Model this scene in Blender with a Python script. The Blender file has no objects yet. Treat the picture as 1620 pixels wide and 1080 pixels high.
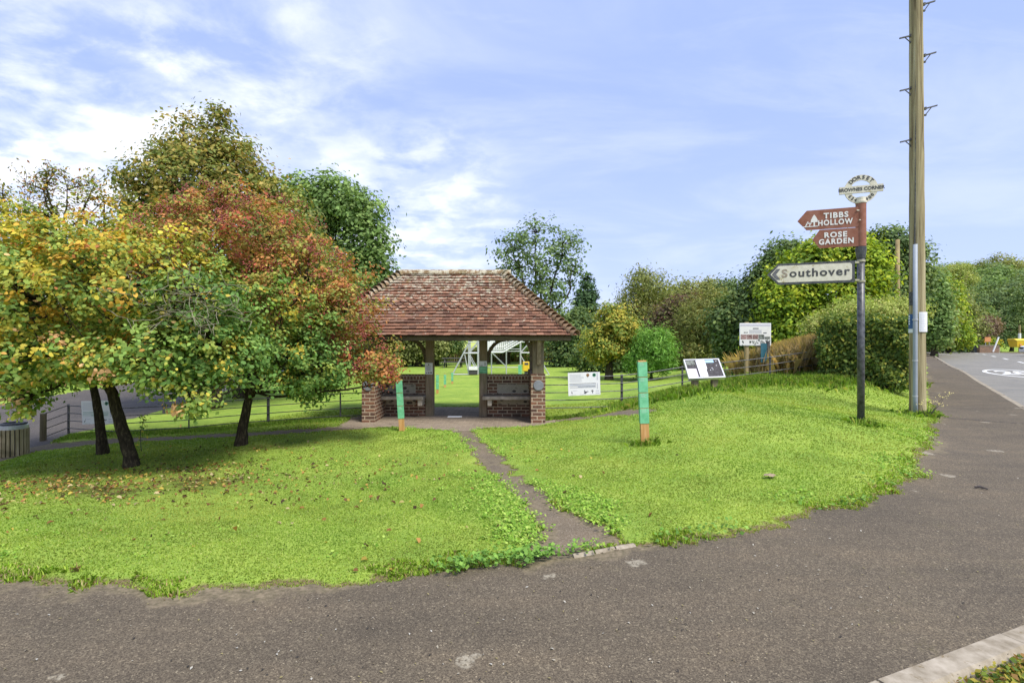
import bpy, bmesh, math, random
import numpy as np
from mathutils import Vector, Matrix

scene = bpy.context.scene
COL = scene.collection
random.seed(7)
RNG = np.random.default_rng(7)
EYE, F = 1.45, 830.0          # camera height (m) and focal length in photo pixels (1620 wide)

def P(px, py, Y):
    """World point seen at photo pixel (px,py) at distance Y."""
    return Vector(((px - 810) / F * Y, Y, EYE - (py - 540) / F * Y))

# ------------------------------------------------------------------ materials
class NT:
    def __init__(s, name):
        s.m = bpy.data.materials.new(name); s.m.use_nodes = True
        s.t = s.m.node_tree; s.t.nodes.clear()
    def n(s, typ, props=None, **inp):
        nd = s.t.nodes.new(typ)
        for k, v in (props or {}).items(): setattr(nd, k, v)
        for k, v in inp.items():
            k = k.replace('_', ' ')
            s.put(nd.inputs[int(k[1:])] if (k[0] == 'i' and k[1:].isdigit()) else nd.inputs[k], v)
        return nd
    def put(s, sock, v):
        if isinstance(v, bpy.types.NodeSocket): s.t.links.new(v, sock)
        elif isinstance(v, bpy.types.Node): s.t.links.new(v.outputs[0], sock)
        elif isinstance(v, (tuple, list)) and len(v) == 3 and sock.type == 'RGBA': sock.default_value = (*v, 1)
        else: sock.default_value = v
    def ramp(s, fac, stops):
        r = s.n('ShaderNodeValToRGB', i0=fac); e = r.color_ramp.elements
        while len(e) < len(stops): e.new(0.5)
        for el, (p, c) in zip(e, stops):
            el.position = p; el.color = (*c, 1) if len(c) == 3 else c
        return r.outputs[0]
    def mix(s, fac, a, b, mode='MIX'):
        m = s.n('ShaderNodeMix', dict(data_type='RGBA', blend_type=mode, clamp_factor=True))
        s.put(m.inputs[0], fac); s.put(m.inputs[6], a); s.put(m.inputs[7], b)
        return m.outputs[2]
    def math(s, op, a, b=0.5, clamp=False):
        m = s.n('ShaderNodeMath', dict(operation=op, use_clamp=clamp)); s.put(m.inputs[0], a); s.put(m.inputs[1], b)
        return m.outputs[0]
    def noise(s, vec, scale, detail=4, rough=.6, dist=0.0):
        return s.n('ShaderNodeTexNoise', Vector=vec, Scale=scale, Detail=detail, Roughness=rough, Distortion=dist).outputs[0]
    def step(s, v, lo, hi):
        return s.n('ShaderNodeMapRange', dict(interpolation_type='SMOOTHSTEP'), i0=v, i1=lo, i2=hi).outputs[0]
    def scaled(s, vec, sc):
        return s.n('ShaderNodeMapping', Vector=vec, Scale=sc).outputs[0]
    def done(s, base, rough=.7, spec=.3, bump=None, bstr=.3, bdist=.01, metal=0.0):
        p = s.n('ShaderNodeBsdfPrincipled', Base_Color=base, Roughness=rough, Metallic=metal)
        p.inputs['Specular IOR Level'].default_value = spec
        if bump is not None:
            b = s.n('ShaderNodeBump', Height=bump, Strength=bstr, Distance=bdist); s.put(p.inputs['Normal'], b.outputs[0])
        o = s.n('ShaderNodeOutputMaterial', Surface=p.outputs[0])
        return s.m
    def pos(s): return s.n('ShaderNodeNewGeometry').outputs['Position']
    def obj(s): return s.n('ShaderNodeTexCoord').outputs['Object']
    def uv(s): return s.n('ShaderNodeUVMap').outputs[0]
    def attr(s, name): return s.n('ShaderNodeAttribute', dict(attribute_name=name)).outputs['Color']

def lerp3(a, b, t): return tuple(x + (y - x) * t for x, y in zip(a, b))

def plain(name, c, rough=.6, var=.25, scale=8, spec=.3, metal=0.0, dirt=None):
    t = NT(name); q = t.pos()
    k = t.noise(q, scale, 5)
    c1 = t.ramp(k, [(.3, lerp3(c, (0, 0, 0), var)), (.7, lerp3(c, (1, 1, 1), var * .25))])
    if dirt:
        d = t.step(t.noise(q, scale * .6, 6, .7), .56, .66); c1 = t.mix(d, c1, dirt)
    return t.done(c1, rough, spec, k, .15, .004, metal)

def wood(name, c, c2, scale=1.0, rough=.8, axis=2, moss=None):
    t = NT(name); q = t.pos()
    sc = [30 * scale] * 3; sc[axis] = 1.6 * scale
    g = t.noise(t.scaled(q, sc), 1.0, 6, .65, .3)
    c1 = t.ramp(g, [(.3, lerp3(c, (0, 0, 0), .35)), (.5, c), (.72, c2)])
    b = t.noise(q, 2.2, 3)
    c1 = t.mix(t.step(b, .5, .75), c1, moss or lerp3(c, (0, 0, 0), .3))
    return t.done(c1, rough, .2, g, .4, .006)

def brick(name, bw=.232, rh=.083, ca=(.21, .108, .068), cb=(.088, .056, .043), cm=(.42, .355, .26)):
    t = NT(name); q = t.uv(); w = t.pos()
    nz = t.n('ShaderNodeVectorMath', dict(operation='SCALE'), i0=t.n('ShaderNodeTexNoise', Vector=w, Scale=9.0).outputs[1], Scale=.008).outputs[0]
    q2 = t.n('ShaderNodeVectorMath', i0=q, i1=nz).outputs[0]
    br = t.n('ShaderNodeTexBrick', Vector=q2, Color1=ca, Color2=cb, Mortar=cm,
             Scale=1.0, Mortar_Size=.0105, Mortar_Smooth=.2, Bias=-.05, Brick_Width=bw, Row_Height=rh)
    k = t.noise(w, 25, 6, .7)
    c = t.mix(.55, br.outputs[0], t.ramp(k, [(.3, (.25, .25, .25)), (.7, (.9, .85, .8))]), 'OVERLAY')
    moss = t.step(t.noise(w, 3.1, 5, .7), .55, .72)
    c = t.mix(t.math('MULTIPLY', moss, .6), c, (.075, .065, .04))
    h = t.math('ADD', t.math('MULTIPLY', br.outputs[1], -1.0), t.math('MULTIPLY', k, .5))
    return t.done(c, .9, .15, h, .7, .01)

def flint():
    t = NT('flint'); q = t.uv(); w = t.pos()
    v = t.n('ShaderNodeTexVoronoi', Vector=t.scaled(q, (7, 10.5, 7)), Scale=1.0, Randomness=1.0)
    d = v.outputs['Distance']; cc = v.outputs['Color']
    m = t.step(d, .31, .38)
    st = t.ramp(t.n('ShaderNodeSeparateColor', i0=cc).outputs[0], [(0, (.04, .034, .03)), (.5, (.09, .075, .058)), (.8, (.30, .26, .2)), (1, (.045, .04, .04))])
    c = t.mix(m, st, t.ramp(t.noise(w, 40), [(.3, (.31, .265, .195)), (.7, (.44, .38, .29))]))
    return t.done(c, .8, .25, t.math('MULTIPLY', d, -1.0), .5, .012)

def leafmat(name, trans=.28, rough=.6, spec=.14):
    t = NT(name); c = t.attr('Col')
    p = t.n('ShaderNodeBsdfPrincipled', Base_Color=c, Roughness=rough); p.inputs['Specular IOR Level'].default_value = spec
    tr = t.n('ShaderNodeBsdfTranslucent', Color=t.mix(1.0, c, (1.5, 1.5, .8), 'MULTIPLY'))
    tr2 = t.n('ShaderNodeMixShader', i0=trans, i1=p.outputs[0], i2=tr.outputs[0])
    t.n('ShaderNodeOutputMaterial', Surface=tr2.outputs[0])
    return t.m

def vcol(name, rough=.8, spec=.2):
    t = NT(name); c = t.attr('Col'); k = t.noise(t.pos(), 30, 5, .7)
    c = t.mix(.35, c, t.ramp(k, [(.3, (.2, .2, .2)), (.7, (.8, .8, .8))]), 'OVERLAY')
    return t.done(c, rough, spec, k, .3, .004)

def bark(name, c, c2, sc=1.0):
    t = NT(name); q = t.pos()
    g = t.noise(t.scaled(q, (26 * sc, 26 * sc, 7 * sc)), 1.0, 6, .7, .6)
    k = t.ramp(g, [(.35, lerp3(c, (0, 0, 0), .5)), (.52, c), (.7, c2)])
    return t.done(k, .95, .1, g, .9, .02)

def asphalt(name, base, lightspk, rough=.85, stains=True, moss=True):
    t = NT(name); q = t.pos()
    fine = t.n('ShaderNodeTexVoronoi', Vector=q, Scale=190.0).outputs['Color']
    fs = t.n('ShaderNodeSeparateColor', i0=fine).outputs[0]
    c = t.ramp(fs, [(0, lerp3(base, (0, 0, 0), .4)), (.45, base), (.85, lerp3(base, lightspk, .2)), (.985, lerp3(base, lightspk, .35)), (.995, lightspk)])
    mid = t.n('ShaderNodeSeparateColor', i0=t.n('ShaderNodeTexVoronoi', Vector=q, Scale=85.0).outputs['Color']).outputs[1]
    c = t.mix(t.math('MULTIPLY', t.step(mid, .88, 1.0), .3), c, lightspk)
    big = t.math('ADD', t.math('MULTIPLY', t.noise(q, .8, 6, .7), .6), t.math('MULTIPLY', t.noise(t.scaled(q, (.5, 3.0, 1)), 1.1, 5, .65), .4))
    c = t.mix(.5, c, t.ramp(big, [(.36, (.28, .28, .28)), (.5, (.5, .49, .47)), (.62, (.70, .66, .60))]), 'OVERLAY')
    h = t.noise(q, 110, 3, .6)
    if moss:
        mm = t.math('MULTIPLY', t.step(t.noise(q, 1.7, 6, .75), .55, .75), t.step(t.noise(q, 60, 3), .45, .62))
        c = t.mix(t.math('MULTIPLY', mm, .6), c, (.13, .11, .05))
        dirt = t.step(t.math('ADD', t.n('ShaderNodeSeparateColor', i0=t.attr('Mask')).outputs[0], t.math('MULTIPLY', t.math('SUBTRACT', t.noise(q, 5, 5, .7), .5), 1.6)), .35, .75)
        c = t.mix(t.math('MULTIPLY', dirt, .8), c, t.ramp(t.noise(q, 30, 4), [(.35, (.10, .085, .045)), (.65, (.24, .19, .12))]))
    if stains:
        vv = t.n('ShaderNodeTexVoronoi', Vector=t.n('ShaderNodeVectorMath', i0=q, i1=t.n('ShaderNodeVectorMath', dict(operation='SCALE'), i0=t.n('ShaderNodeTexNoise', Vector=q, Scale=9.0, Detail=4.0).outputs[1], Scale=.16).outputs[0]).outputs[0], Scale=2.3)
        keep = t.step(t.n('ShaderNodeSeparateColor', i0=vv.outputs['Color']).outputs[0], .50, .56)
        size = t.math('MULTIPLY', t.n('ShaderNodeSeparateColor', i0=vv.outputs['Color']).outputs[1], .19)
        blob = t.math('MULTIPLY', t.step(t.math('SUBTRACT', size, vv.outputs['Distance']), -.02, .03), keep)
        c = t.mix(t.math('MULTIPLY', t.math('MULTIPLY', blob, .75), t.step(t.noise(q, 45, 4, .7), .36, .56)), c, t.ramp(h, [(.3, (.26, .23, .165)), (.7, (.40, .36, .27))]))
    hh = t.math('ADD', fs, h)
    return t.done(c, rough, .3, hh, .3, .003)

def grassground():
    t = NT('lawn_turf'); q = t.pos()
    a = t.noise(q, .9, 6, .7); b = t.noise(q, 6, 5, .7); d = t.noise(t.scaled(q, (60, 60, 60)), 1, 3, .7)
    c = t.ramp(a, [(.32, (.165, .265, .045)), (.55, (.25, .345, .06)), (.75, (.345, .405, .095))])
    c = t.mix(.6, c, t.ramp(b, [(.3, (.36, .4, .35)), (.7, (.66, .62, .6))]), 'OVERLAY')
    c = t.mix(.6, c, t.ramp(d, [(.3, (.25, .28, .25)), (.7, (.72, .7, .65))]), 'OVERLAY')
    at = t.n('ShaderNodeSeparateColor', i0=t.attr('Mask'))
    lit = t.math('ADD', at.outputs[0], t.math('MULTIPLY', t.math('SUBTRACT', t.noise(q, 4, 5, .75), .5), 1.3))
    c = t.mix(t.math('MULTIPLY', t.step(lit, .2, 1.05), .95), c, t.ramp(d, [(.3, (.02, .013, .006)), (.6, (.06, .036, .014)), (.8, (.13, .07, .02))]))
    edge = t.math('ADD', at.outputs[1], t.math('MULTIPLY', t.math('SUBTRACT', t.noise(q, 6, 4, .7), .5), 1.2))
    c = t.mix(t.step(edge, .45, .8), c, t.ramp(d, [(.3, (.07, .05, .025)), (.7, (.22, .17, .09))]))
    fld = t.math('MULTIPLY', at.outputs[2], 1.0)
    c = t.mix(fld, c, t.ramp(b, [(.3, (.34, .42, .09)), (.7, (.45, .47, .14))]))
    return t.done(c, .9, .12, t.math('ADD', d, b), .6, .02)

M = {}
def setup_materials():
    M['turf'] = grassground()
    M['pave'] = asphalt('old_asphalt', (.094, .075, .051), (.31, .26, .175))
    M['road'] = asphalt('road_asphalt', (.205, .192, .158), (.35, .33, .29), .6, False, False)
    M['path'] = asphalt('path_asphalt', (.145, .112, .074), (.34, .30, .23), .9, False)
    M['drive'] = asphalt('drive_asphalt', (.07, .060, .056), (.3, .28, .25), .8, False)
    M['kerb'] = plain('kerb_concrete', (.33, .275, .19), .9, .4, 14, .2, 0, (.17, .13, .07))
    M['paint'] = plain('road_paint', (.82, .82, .78), .6, .12, 12)
    M['brick'] = brick('brick_wall')
    M['soldier'] = brick('brick_on_edge', .079, .30)
    M['paver'] = brick('brick_paving', .22, .11, (.25, .205, .155), (.18, .145, .11), (.27, .235, .18))
    M['flint'] = flint()
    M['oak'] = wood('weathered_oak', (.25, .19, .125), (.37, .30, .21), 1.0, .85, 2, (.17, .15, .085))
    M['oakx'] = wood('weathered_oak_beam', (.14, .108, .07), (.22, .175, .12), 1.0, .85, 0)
    M['seat'] = plain('stone_seat', (.31, .26, .195), .85, .4, 10)
    M['corbel'] = plain('pale_stone', (.5, .44, .33), .9, .25, 14)
    t = NT('clay_tile'); c = t.attr('Col'); q = t.pos()
    k = t.noise(q, 40, 6, .7); c = t.mix(.5, c, t.ramp(k, [(.3, (.25, .24, .24)), (.7, (.72, .7, .68))]), 'OVERLAY')
    zz = t.n('ShaderNodeSeparateXYZ', i0=q).outputs[2]
    zf = t.math('MULTIPLY', t.math('SUBTRACT', zz, 2.2), .085)
    li = t.step(t.math('ADD', t.noise(q, 8.5, 8, .8), zf), .56, .605)
    c = t.mix(t.math('MULTIPLY', li, .85), c, t.ramp(t.noise(q, 50, 4), [(.3, (.34, .29, .17)), (.55, (.52, .49, .38)), (.75, (.64, .62, .55))]))
    ms = t.step(t.math('ADD', t.noise(q, 5, 6, .7), zf), .60, .70)
    c = t.mix(t.math('MULTIPLY', ms, .55), c, (.15, .115, .03))
    M['tile'] = t.done(c, .9, .15, k, .5, .006)
    M['leaf'] = leafmat('leaf')
    M['blade'] = leafmat('grass_blade', .35, .6, .2)
    M['berry'] = plain('red_berry', (.30, .03, .015), .35, .3, 20, .5)
    M['bark_d'] = bark('dark_bark', (.05, .039, .026), (.17, .135, .075), 1.2)
    M['bark'] = bark('grey_brown_bark', (.07, .055, .038), (.14, .115, .08))
    M['white'] = plain('white_panel', (.80, .80, .79), .5, .06, 6)
    M['paper'] = plain('paper', (.78, .79, .82), .6, .08, 9)
    M['paperblue'] = plain('blue_paper', (.35, .58, .78), .6, .1, 9)
    M['paperpink'] = plain('pale_print', (.66, .60, .70), .6, .3, 60)
    M['ink'] = plain('dark_ink', (.05, .05, .06), .6, .2, 20)
    M['inkgreen'] = plain('green_ink', (.08, .30, .17), .6, .2, 20)
    M['inkblue'] = plain('blue_ink', (.10, .17, .34), .6, .2, 20)
    M['inkbrown'] = plain('brown_ink', (.30, .16, .06), .6, .2, 20)
    M['inkpale'] = plain('pale_grey_ink', (.56, .55, .60), .6, .1, 20)
    M['photo'] = plain('printed_picture', (.36, .17, .13), .5, .8, 22)
    M['photog'] = plain('printed_greenery', (.12, .15, .09), .5, .9, 30)
    M['felt'] = plain('charcoal_felt', (.045, .04, .042), .9, .2, 30)
    M['alu'] = plain('aluminium', (.62, .62, .62), .4, .1, 10, .5, .6)
    M['green'] = plain('green_sleeve', (.15, .53, .27), .5, .3, 9, .3, 0, (.10, .40, .20))
    M['greenl'] = plain('green_print', (.40, .70, .50), .5, .1, 5)
    M['teal'] = plain('teal_sheet', (.015, .11, .15), .5, .15, 8)
    M['stake'] = wood('fresh_stake_wood', (.52, .28, .10), (.66, .42, .20), .6, .75, 2, (.42, .20, .07))
    M['postw'] = wood('treated_post', (.30, .23, .11), (.42, .34, .20), .7)
    M['oldpost'] = wood('old_timber_post', (.10, .085, .05), (.17, .15, .08), .9)
    M['iron'] = plain('black_iron', (.018, .018, .018), .55, .4, 30, .4)
    M['rail'] = plain('dark_rail_iron', (.022, .021, .02), .5, .5, 20, .4)
    M['disc'] = plain('grey_plaque', (.22, .23, .25), .5, .15, 12, .4)
    M['brown'] = plain('brown_sign', (.27, .098, .052), .55, .18, 9, .3, 0, (.21, .075, .04))
    M['signwhite'] = plain('sign_white', (.74, .73, .68), .5, .08, 12, .3)
    M['cream'] = plain('weathered_cream_paint', (.70, .66, .52), .7, .2, 18, .2, 0, (.42, .36, .18))
    M['letter'] = plain('black_letter', (.03, .03, .032), .6, .3, 40)
    M['rust'] = plain('faded_letter', (.34, .26, .17), .7, .5, 30)
    M['chev'] = plain('grey_chevron', (.12, .12, .13), .6, .3, 30)
    M['blackpaint'] = plain('worn_black_paint', (.022, .024, .028), .42, .4, 20, .5, 0, (.07, .07, .065))
    M['lich'] = plain('lichen', (.42, .40, .26), .9, .3, 40)
    # telegraph pole: pale olive timber with long dark drying cracks
    t = NT('pole_timber'); q = t.pos()
    g = t.noise(t.scaled(q, (16, 16, .5)), 1, 6, .65, .4)
    c = t.ramp(g, [(.34, (.08, .058, .03)), (.44, (.25, .205, .11)), (.58, (.385, .335, .19)), (.75, (.50, .455, .305))])
    c = t.mix(t.step(t.noise(t.scaled(q, (5, 5, .25)), 1, 4), .55, .66), c, (.13, .085, .04))
    M['pole'] = t.done(c, .85, .2, g, .5, .01)
    M['conduit'] = plain('grey_conduit', (.30, .34, .38), .5, .12, 4, .3)
    M['steel'] = plain('galvanised_steel', (.50, .51, .52), .45, .12, 8, .4, .2)
    M['stepiron'] = plain('step_iron', (.06, .06, .062), .6, .3, 20)
    M['navy'] = plain('navy_notice', (.03, .10, .27), .5, .15, 9)
    M['yellow'] = plain('yellow_plastic', (.78, .52, .02), .45, .12, 6, .4)
    M['orange'] = plain('orange_sign', (.62, .26, .10), .5, .1, 6)
    M['carwhite'] = plain('car_paint', (.78, .79, .82), .2, .03, 3, .6)
    M['glass'] = plain('car_glass', (.03, .035, .04), .08, .1, 3, .6)
    M['rubber'] = plain('rubber', (.02, .02, .02), .8, .2, 20)
    M['binslat'] = wood('bin_slat', (.42, .34, .19), (.55, .47, .30), 1.0, .8, 2, (.16, .14, .07))
    M['table'] = plain('recycled_plank', (.05, .045, .04), .8, .3, 10)
    M['vcol'] = vcol('tinted_surface')
    M['greytwig'] = plain('lichened_twig', (.24, .21, .12), .9, .4, 30)
    M['twig'] = plain('twig_wood', (.035, .022, .014), .9, .4, 30)
setup_materials()

# ------------------------------------------------------------------ object helpers
def origin(o):
    v = Vector((0, 0, 0))
    while o is not None: v = v + o.location; o = o.parent
    return v
def props(o, label=None, cat=None, group=None, kind=None):
    for k, v in (('label', label), ('category', cat), ('group', group), ('kind', kind)):
        if v: o[k] = v
    return o
def thing(name, label, cat, loc, group=None):
    o = bpy.data.objects.new(name, None); COL.objects.link(o); o.location = loc; o.empty_display_size = .2
    return props(o, label, cat, group)
def copy_tree(o, parent=None, delta=None, memo=None):
    c = o.copy(); COL.objects.link(c)
    c.parent = parent
    for ch in list(o.children): copy_tree(ch, c)
    return c

class MB:
    def __init__(s): s.v = []; s.f = []; s.c = []; s.col = None
    def add(s, vs, fs):
        b = len(s.v); s.v += [tuple(v) for v in vs]; s.f += [tuple(i + b for i in f) for f in fs]
        if s.col is not None: s.c += [s.col] * len(vs)
        return s
    def box(s, c, size, R=None):
        hx, hy, hz = size[0] / 2, size[1] / 2, size[2] / 2; c = Vector(c)
        vs = [Vector((x, y, z)) for z in (-hz, hz) for y in (-hy, hy) for x in (-hx, hx)]
        if R is not None: vs = [R @ v for v in vs]
        return s.add([v + c for v in vs], [(0, 2, 3, 1), (4, 5, 7, 6), (0, 1, 5, 4), (2, 6, 7, 3), (0, 4, 6, 2), (1, 3, 7, 5)])
    def span(s, x0, x1, y0, y1, z0, z1):
        return s.box(((x0 + x1) / 2, (y0 + y1) / 2, (z0 + z1) / 2), (x1 - x0, y1 - y0, z1 - z0))
    def bar(s, a, b, w, h=None, up=(0, 0, 1)):
        """Rectangular bar from a to b; w across, h along up."""
        a, b = Vector(a), Vector(b); d = b - a; L = d.length; d.normalize()
        u = Vector(up)
        if abs(u.dot(d)) > .98: u = Vector((0, 1, 0))
        x = d.cross(u).normalized(); z = x.cross(d)
        return s.box((a + b) / 2, (w, L, h or w), Matrix((x, d, z)).transposed())
    def tube(s, pts, rad, n=8, cap=True):
        pts = [Vector(p) for p in pts]
        if not isinstance(rad, (list, tuple)): rad = [rad] * len(pts)
        ring = []; b = len(s.v); vs = []; fs = []
        ref = None
        for i, p in enumerate(pts):
            d = (pts[min(i + 1, len(pts) - 1)] - pts[max(i - 1, 0)])
            if d.length < 1e-9: d = Vector((0, 0, 1))
            d.normalize()
            if ref is None: ref = Vector((1, 0, 0)) if abs(d.x) < .9 else Vector((0, 1, 0))
            x = (ref - d * ref.dot(d))
            if x.length < 1e-6: x = Vector((0, 1, 0)) - d * d.y
            x.normalize(); y = d.cross(x); ref = x
            for k in range(n):
                a = 2 * math.pi * k / n; vs.append(p + (x * math.cos(a) + y * math.sin(a)) * rad[i])
        for i in range(len(pts) - 1):
            for k in range(n):
                k2 = (k + 1) % n; fs.append((i * n + k, i * n + k2, (i + 1) * n + k2, (i + 1) * n + k))
        if cap:
            fs.append(tuple(range(n - 1, -1, -1))); fs.append(tuple((len(pts) - 1) * n + k for k in range(n)))
        return s.add(vs, fs)
    def prism(s, poly, o, ax, ay, depth):
        """2-D polygon (ccw) in the plane o+ax*u+ay*v, extruded backwards by depth."""
        o, ax, ay = Vector(o), Vector(ax), Vector(ay); n = ax.cross(ay).normalized(); k = len(poly)
        fr = [o + ax * u + ay * v for u, v in poly]; bk = [p - n * depth for p in fr]
        fs = [tuple(range(k)), tuple(range(2 * k - 1, k - 1, -1))] + [(i, i + k, (i + 1) % k + k, (i + 1) % k) for i in range(k)]
        return s.add(fr + bk, fs)
    def lathe(s, prof, c, n=20):
        c = Vector(c); vs = []; fs = []
        for r, z in prof:
            for k in range(n):
                a = 2 * math.pi * k / n; vs.append(c + Vector((r * math.cos(a), r * math.sin(a), z)))
        for i in range(len(prof) - 1):
            for k in range(n):
                k2 = (k + 1) % n; fs.append((i * n + k, i * n + k2, (i + 1) * n + k2, (i + 1) * n + k))
        return s.add(vs, fs)
    def build(s, name, mat, parent=None, org=None, smooth=False, bevel=0.0):
        o0 = origin(parent) if parent else Vector(org or (0, 0, 0))
        me = bpy.data.meshes.new(name)
        me.from_pydata([(v[0] - o0.x, v[1] - o0.y, v[2] - o0.z) for v in s.v], [], s.f)
        me.materials.append(mat)
        if s.c and len(s.c) == len(s.v):
            ca = me.color_attributes.new('Col', 'FLOAT_COLOR', 'POINT')
            ca.data.foreach_set('color', np.array([(*c, 1) for c in s.c], dtype=np.float32).ravel())
        uv = me.uv_layers.new(name='UVMap')
        for p in me.polygons:
            n = p.normal; a = (abs(n.x), abs(n.y), abs(n.z))
            for li in p.loop_indices:
                v = me.vertices[me.loops[li].vertex_index].co + o0
                if a[2] >= a[0] and a[2] >= a[1]: uv.data[li].uv = (v.x, v.y)
                elif a[0] > a[1]: uv.data[li].uv = (v.y, v.z)
                else: uv.data[li].uv = (v.x, v.z)
        if smooth: me.polygons.foreach_set('use_smooth', [True] * len(me.polygons))
        o = bpy.data.objects.new(name, me); COL.objects.link(o)
        if parent: o.parent = parent
        else: o.location = o0
        if bevel:
            b = o.modifiers.new('bevel', 'BEVEL'); b.width = bevel; b.segments = 2; b.limit_method = 'ANGLE'; b.angle_limit = .7
        return o

_txt = {}
def text_geo(body, size, bold=0.0, spacing=1.0):
    key = (body, size, bold, spacing)
    if key in _txt: return _txt[key]
    cu = bpy.data.curves.new('t', 'FONT'); cu.body = body; cu.size = size; cu.align_x = 'CENTER'; cu.align_y = 'CENTER'
    cu.offset = bold; cu.space_character = spacing; cu.resolution_u = 4
    ob = bpy.data.objects.new('t', cu); COL.objects.link(ob)
    dg = bpy.context.evaluated_depsgraph_get(); me = bpy.data.meshes.new_from_object(ob.evaluated_get(dg))
    vs = [v.co.copy() for v in me.vertices]; fs = [tuple(p.vertices) for p in me.polygons]
    bpy.data.objects.remove(ob); bpy.data.curves.remove(cu); bpy.data.meshes.remove(me)
    _txt[key] = (vs, fs); return vs, fs
def text(mb, body, o, ax, ay, size, bold=0.0, spacing=1.0, sx=1.0, rot=0.0):
    vs, fs = text_geo(body, size, bold, spacing); o, ax, ay = Vector(o), Vector(ax), Vector(ay)
    ca, sa = math.cos(rot), math.sin(rot)
    mb.add([o + ax * (ca * v.x * sx - sa * v.y) + ay * (sa * v.x * sx + ca * v.y) for v in vs], fs)

def raw_mesh(name, V, faces_n, mat, col=None, parent=None, org=None):
    """V (N*k,3) numpy; every k consecutive vertices form one polygon."""
    k = faces_n; o0 = origin(parent) if parent else Vector(org or (0, 0, 0))
    V = (V - np.array(o0)).astype(np.float32); n = len(V); me = bpy.data.meshes.new(name)
    me.vertices.add(n); me.vertices.foreach_set('co', V.ravel())
    me.loops.add(n); me.loops.foreach_set('vertex_index', np.arange(n, dtype=np.int32))
    me.polygons.add(n // k); me.polygons.foreach_set('loop_start', np.arange(0, n, k, dtype=np.int32))
    me.update(calc_edges=True)
    if col is not None:
        ca = me.color_attributes.new('Col', 'FLOAT_COLOR', 'POINT')
        c4 = np.ones((n, 4), dtype=np.float32); c4[:, :3] = np.repeat(col, k, axis=0); ca.data.foreach_set('color', c4.ravel())
    me.materials.append(mat)
    o = bpy.data.objects.new(name, me); COL.objects.link(o)
    if parent: o.parent = parent
    else: o.location = o0
    return o
# ------------------------------------------------------------------ the lie of the land
SLOPE = .0085
def RP(px, py):
    """Point on the nearly level pavement / road plane."""
    Y = EYE / ((py - 540) / F + SLOPE); return ((px - 810) / F * Y, Y)
RD = Vector((.596, .803)); RN = Vector((.803, -.596)); KOFF = 1.96     # main road direction, its normal, kerb offset
def road_xy(s, off): p = RD * s + RN * (KOFF + off); return (p.x, p.y)

ctrl = []
def C(px, py, Y): p = P(px, py, Y); ctrl.append((p.x, p.y, p.z))
def Cz(x, y, z): ctrl.append((x, y, z))
for x, y in [(-8, 2), (-3, 2), (0, 1.5), (0, 3), (2.5, 2.7), (1.3, 4.2), (-3.0, 3.1), (3.3, 4.6), (4.5, 5.7), (6.0, 7.6), (4, 1), (-6, -5), (6, -5), (0, -12), (-14, 2.5)]:
    Cz(x, y, SLOPE * max(y, 0) if x > -12 else -.25)
for s in (6, 12, 20, 32, 48, 70):
    for off in (-2.2, 0, 5, 9):
        x, y = road_xy(s, off); Cz(x, y, SLOPE * y)
for s in (9, 13.4, 14.7, 16, 17.5, 20, 23):
    for off in (-1.6, 0, 2.5):
        x, y = road_xy(s, off); Cz(x, y, SLOPE * y)
C(1362, 670, 7.5); C(1452, 655, 9.7)
C(1020, 703, 7.5); C(634, 682, 10.6); C(210, 740, 8.5); C(162, 722, 9.6); C(380, 705, 9.8); C(22, 720, 11)
C(182, 687, 12.2); C(298, 683, 12.3); C(423, 673, 12.3); C(538, 666, 12.4); C(68, 698, 12)
for x in (-4.0, -3.3, -1.4, .7):
    for y in (11.6, 13.1, 14.6): Cz(x, y, -.40)
Cz(1.3, 12, -.36); Cz(1.3, 14.6, -.38)
C(984, 645, 12.2); C(1100, 618, 10.8); C(1195, 595, 14); C(1219, 603, 13); C(1250, 640, 9.9); C(1375, 606, 12.3); C(1320, 612, 12)
C(1080, 630, 11.6); C(800, 760, 5.85); C(500, 790, 6.0); C(20, 800, 5.5)
Cz(0, 20, -.48); Cz(0, 30, -.47); Cz(-6, 20, -.55); Cz(-8, 30, -.55); Cz(8, 22, -.28); Cz(8, 30, -.36); Cz(0, 50, -.52); Cz(-18, 50, -.6)
Cz(-13, 25, -.6); Cz(-17, 38, -.6); Cz(-16, 14, -.85); Cz(-22, 25, -.6); Cz(14, 40, -.2); Cz(20, 50, .0); Cz(13, 25, .25); Cz(-30, 10, -.8); Cz(-40, 40, -.6); Cz(-25, 0, -.4)
ctrl = np.array(ctrl)
def _tps():
    n = len(ctrl); d = np.linalg.norm(ctrl[:, None, :2] - ctrl[None, :, :2], axis=2)
    K = np.where(d > 0, d * d * np.log(np.maximum(d, 1e-9)), 0) + np.eye(n) * .12
    A = np.zeros((n + 3, n + 3)); A[:n, :n] = K; A[:n, n] = 1; A[:n, n + 1:] = ctrl[:, :2]; A[n, :n] = 1; A[n + 1:, :n] = ctrl[:, :2].T
    return np.linalg.solve(A, np.concatenate([ctrl[:, 2], [0, 0, 0]]))
_W = _tps()
def sstep(x, a, b):
    t = np.clip((x - a) / (b - a), 0, 1); return t * t * (3 - 2 * t)
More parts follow.
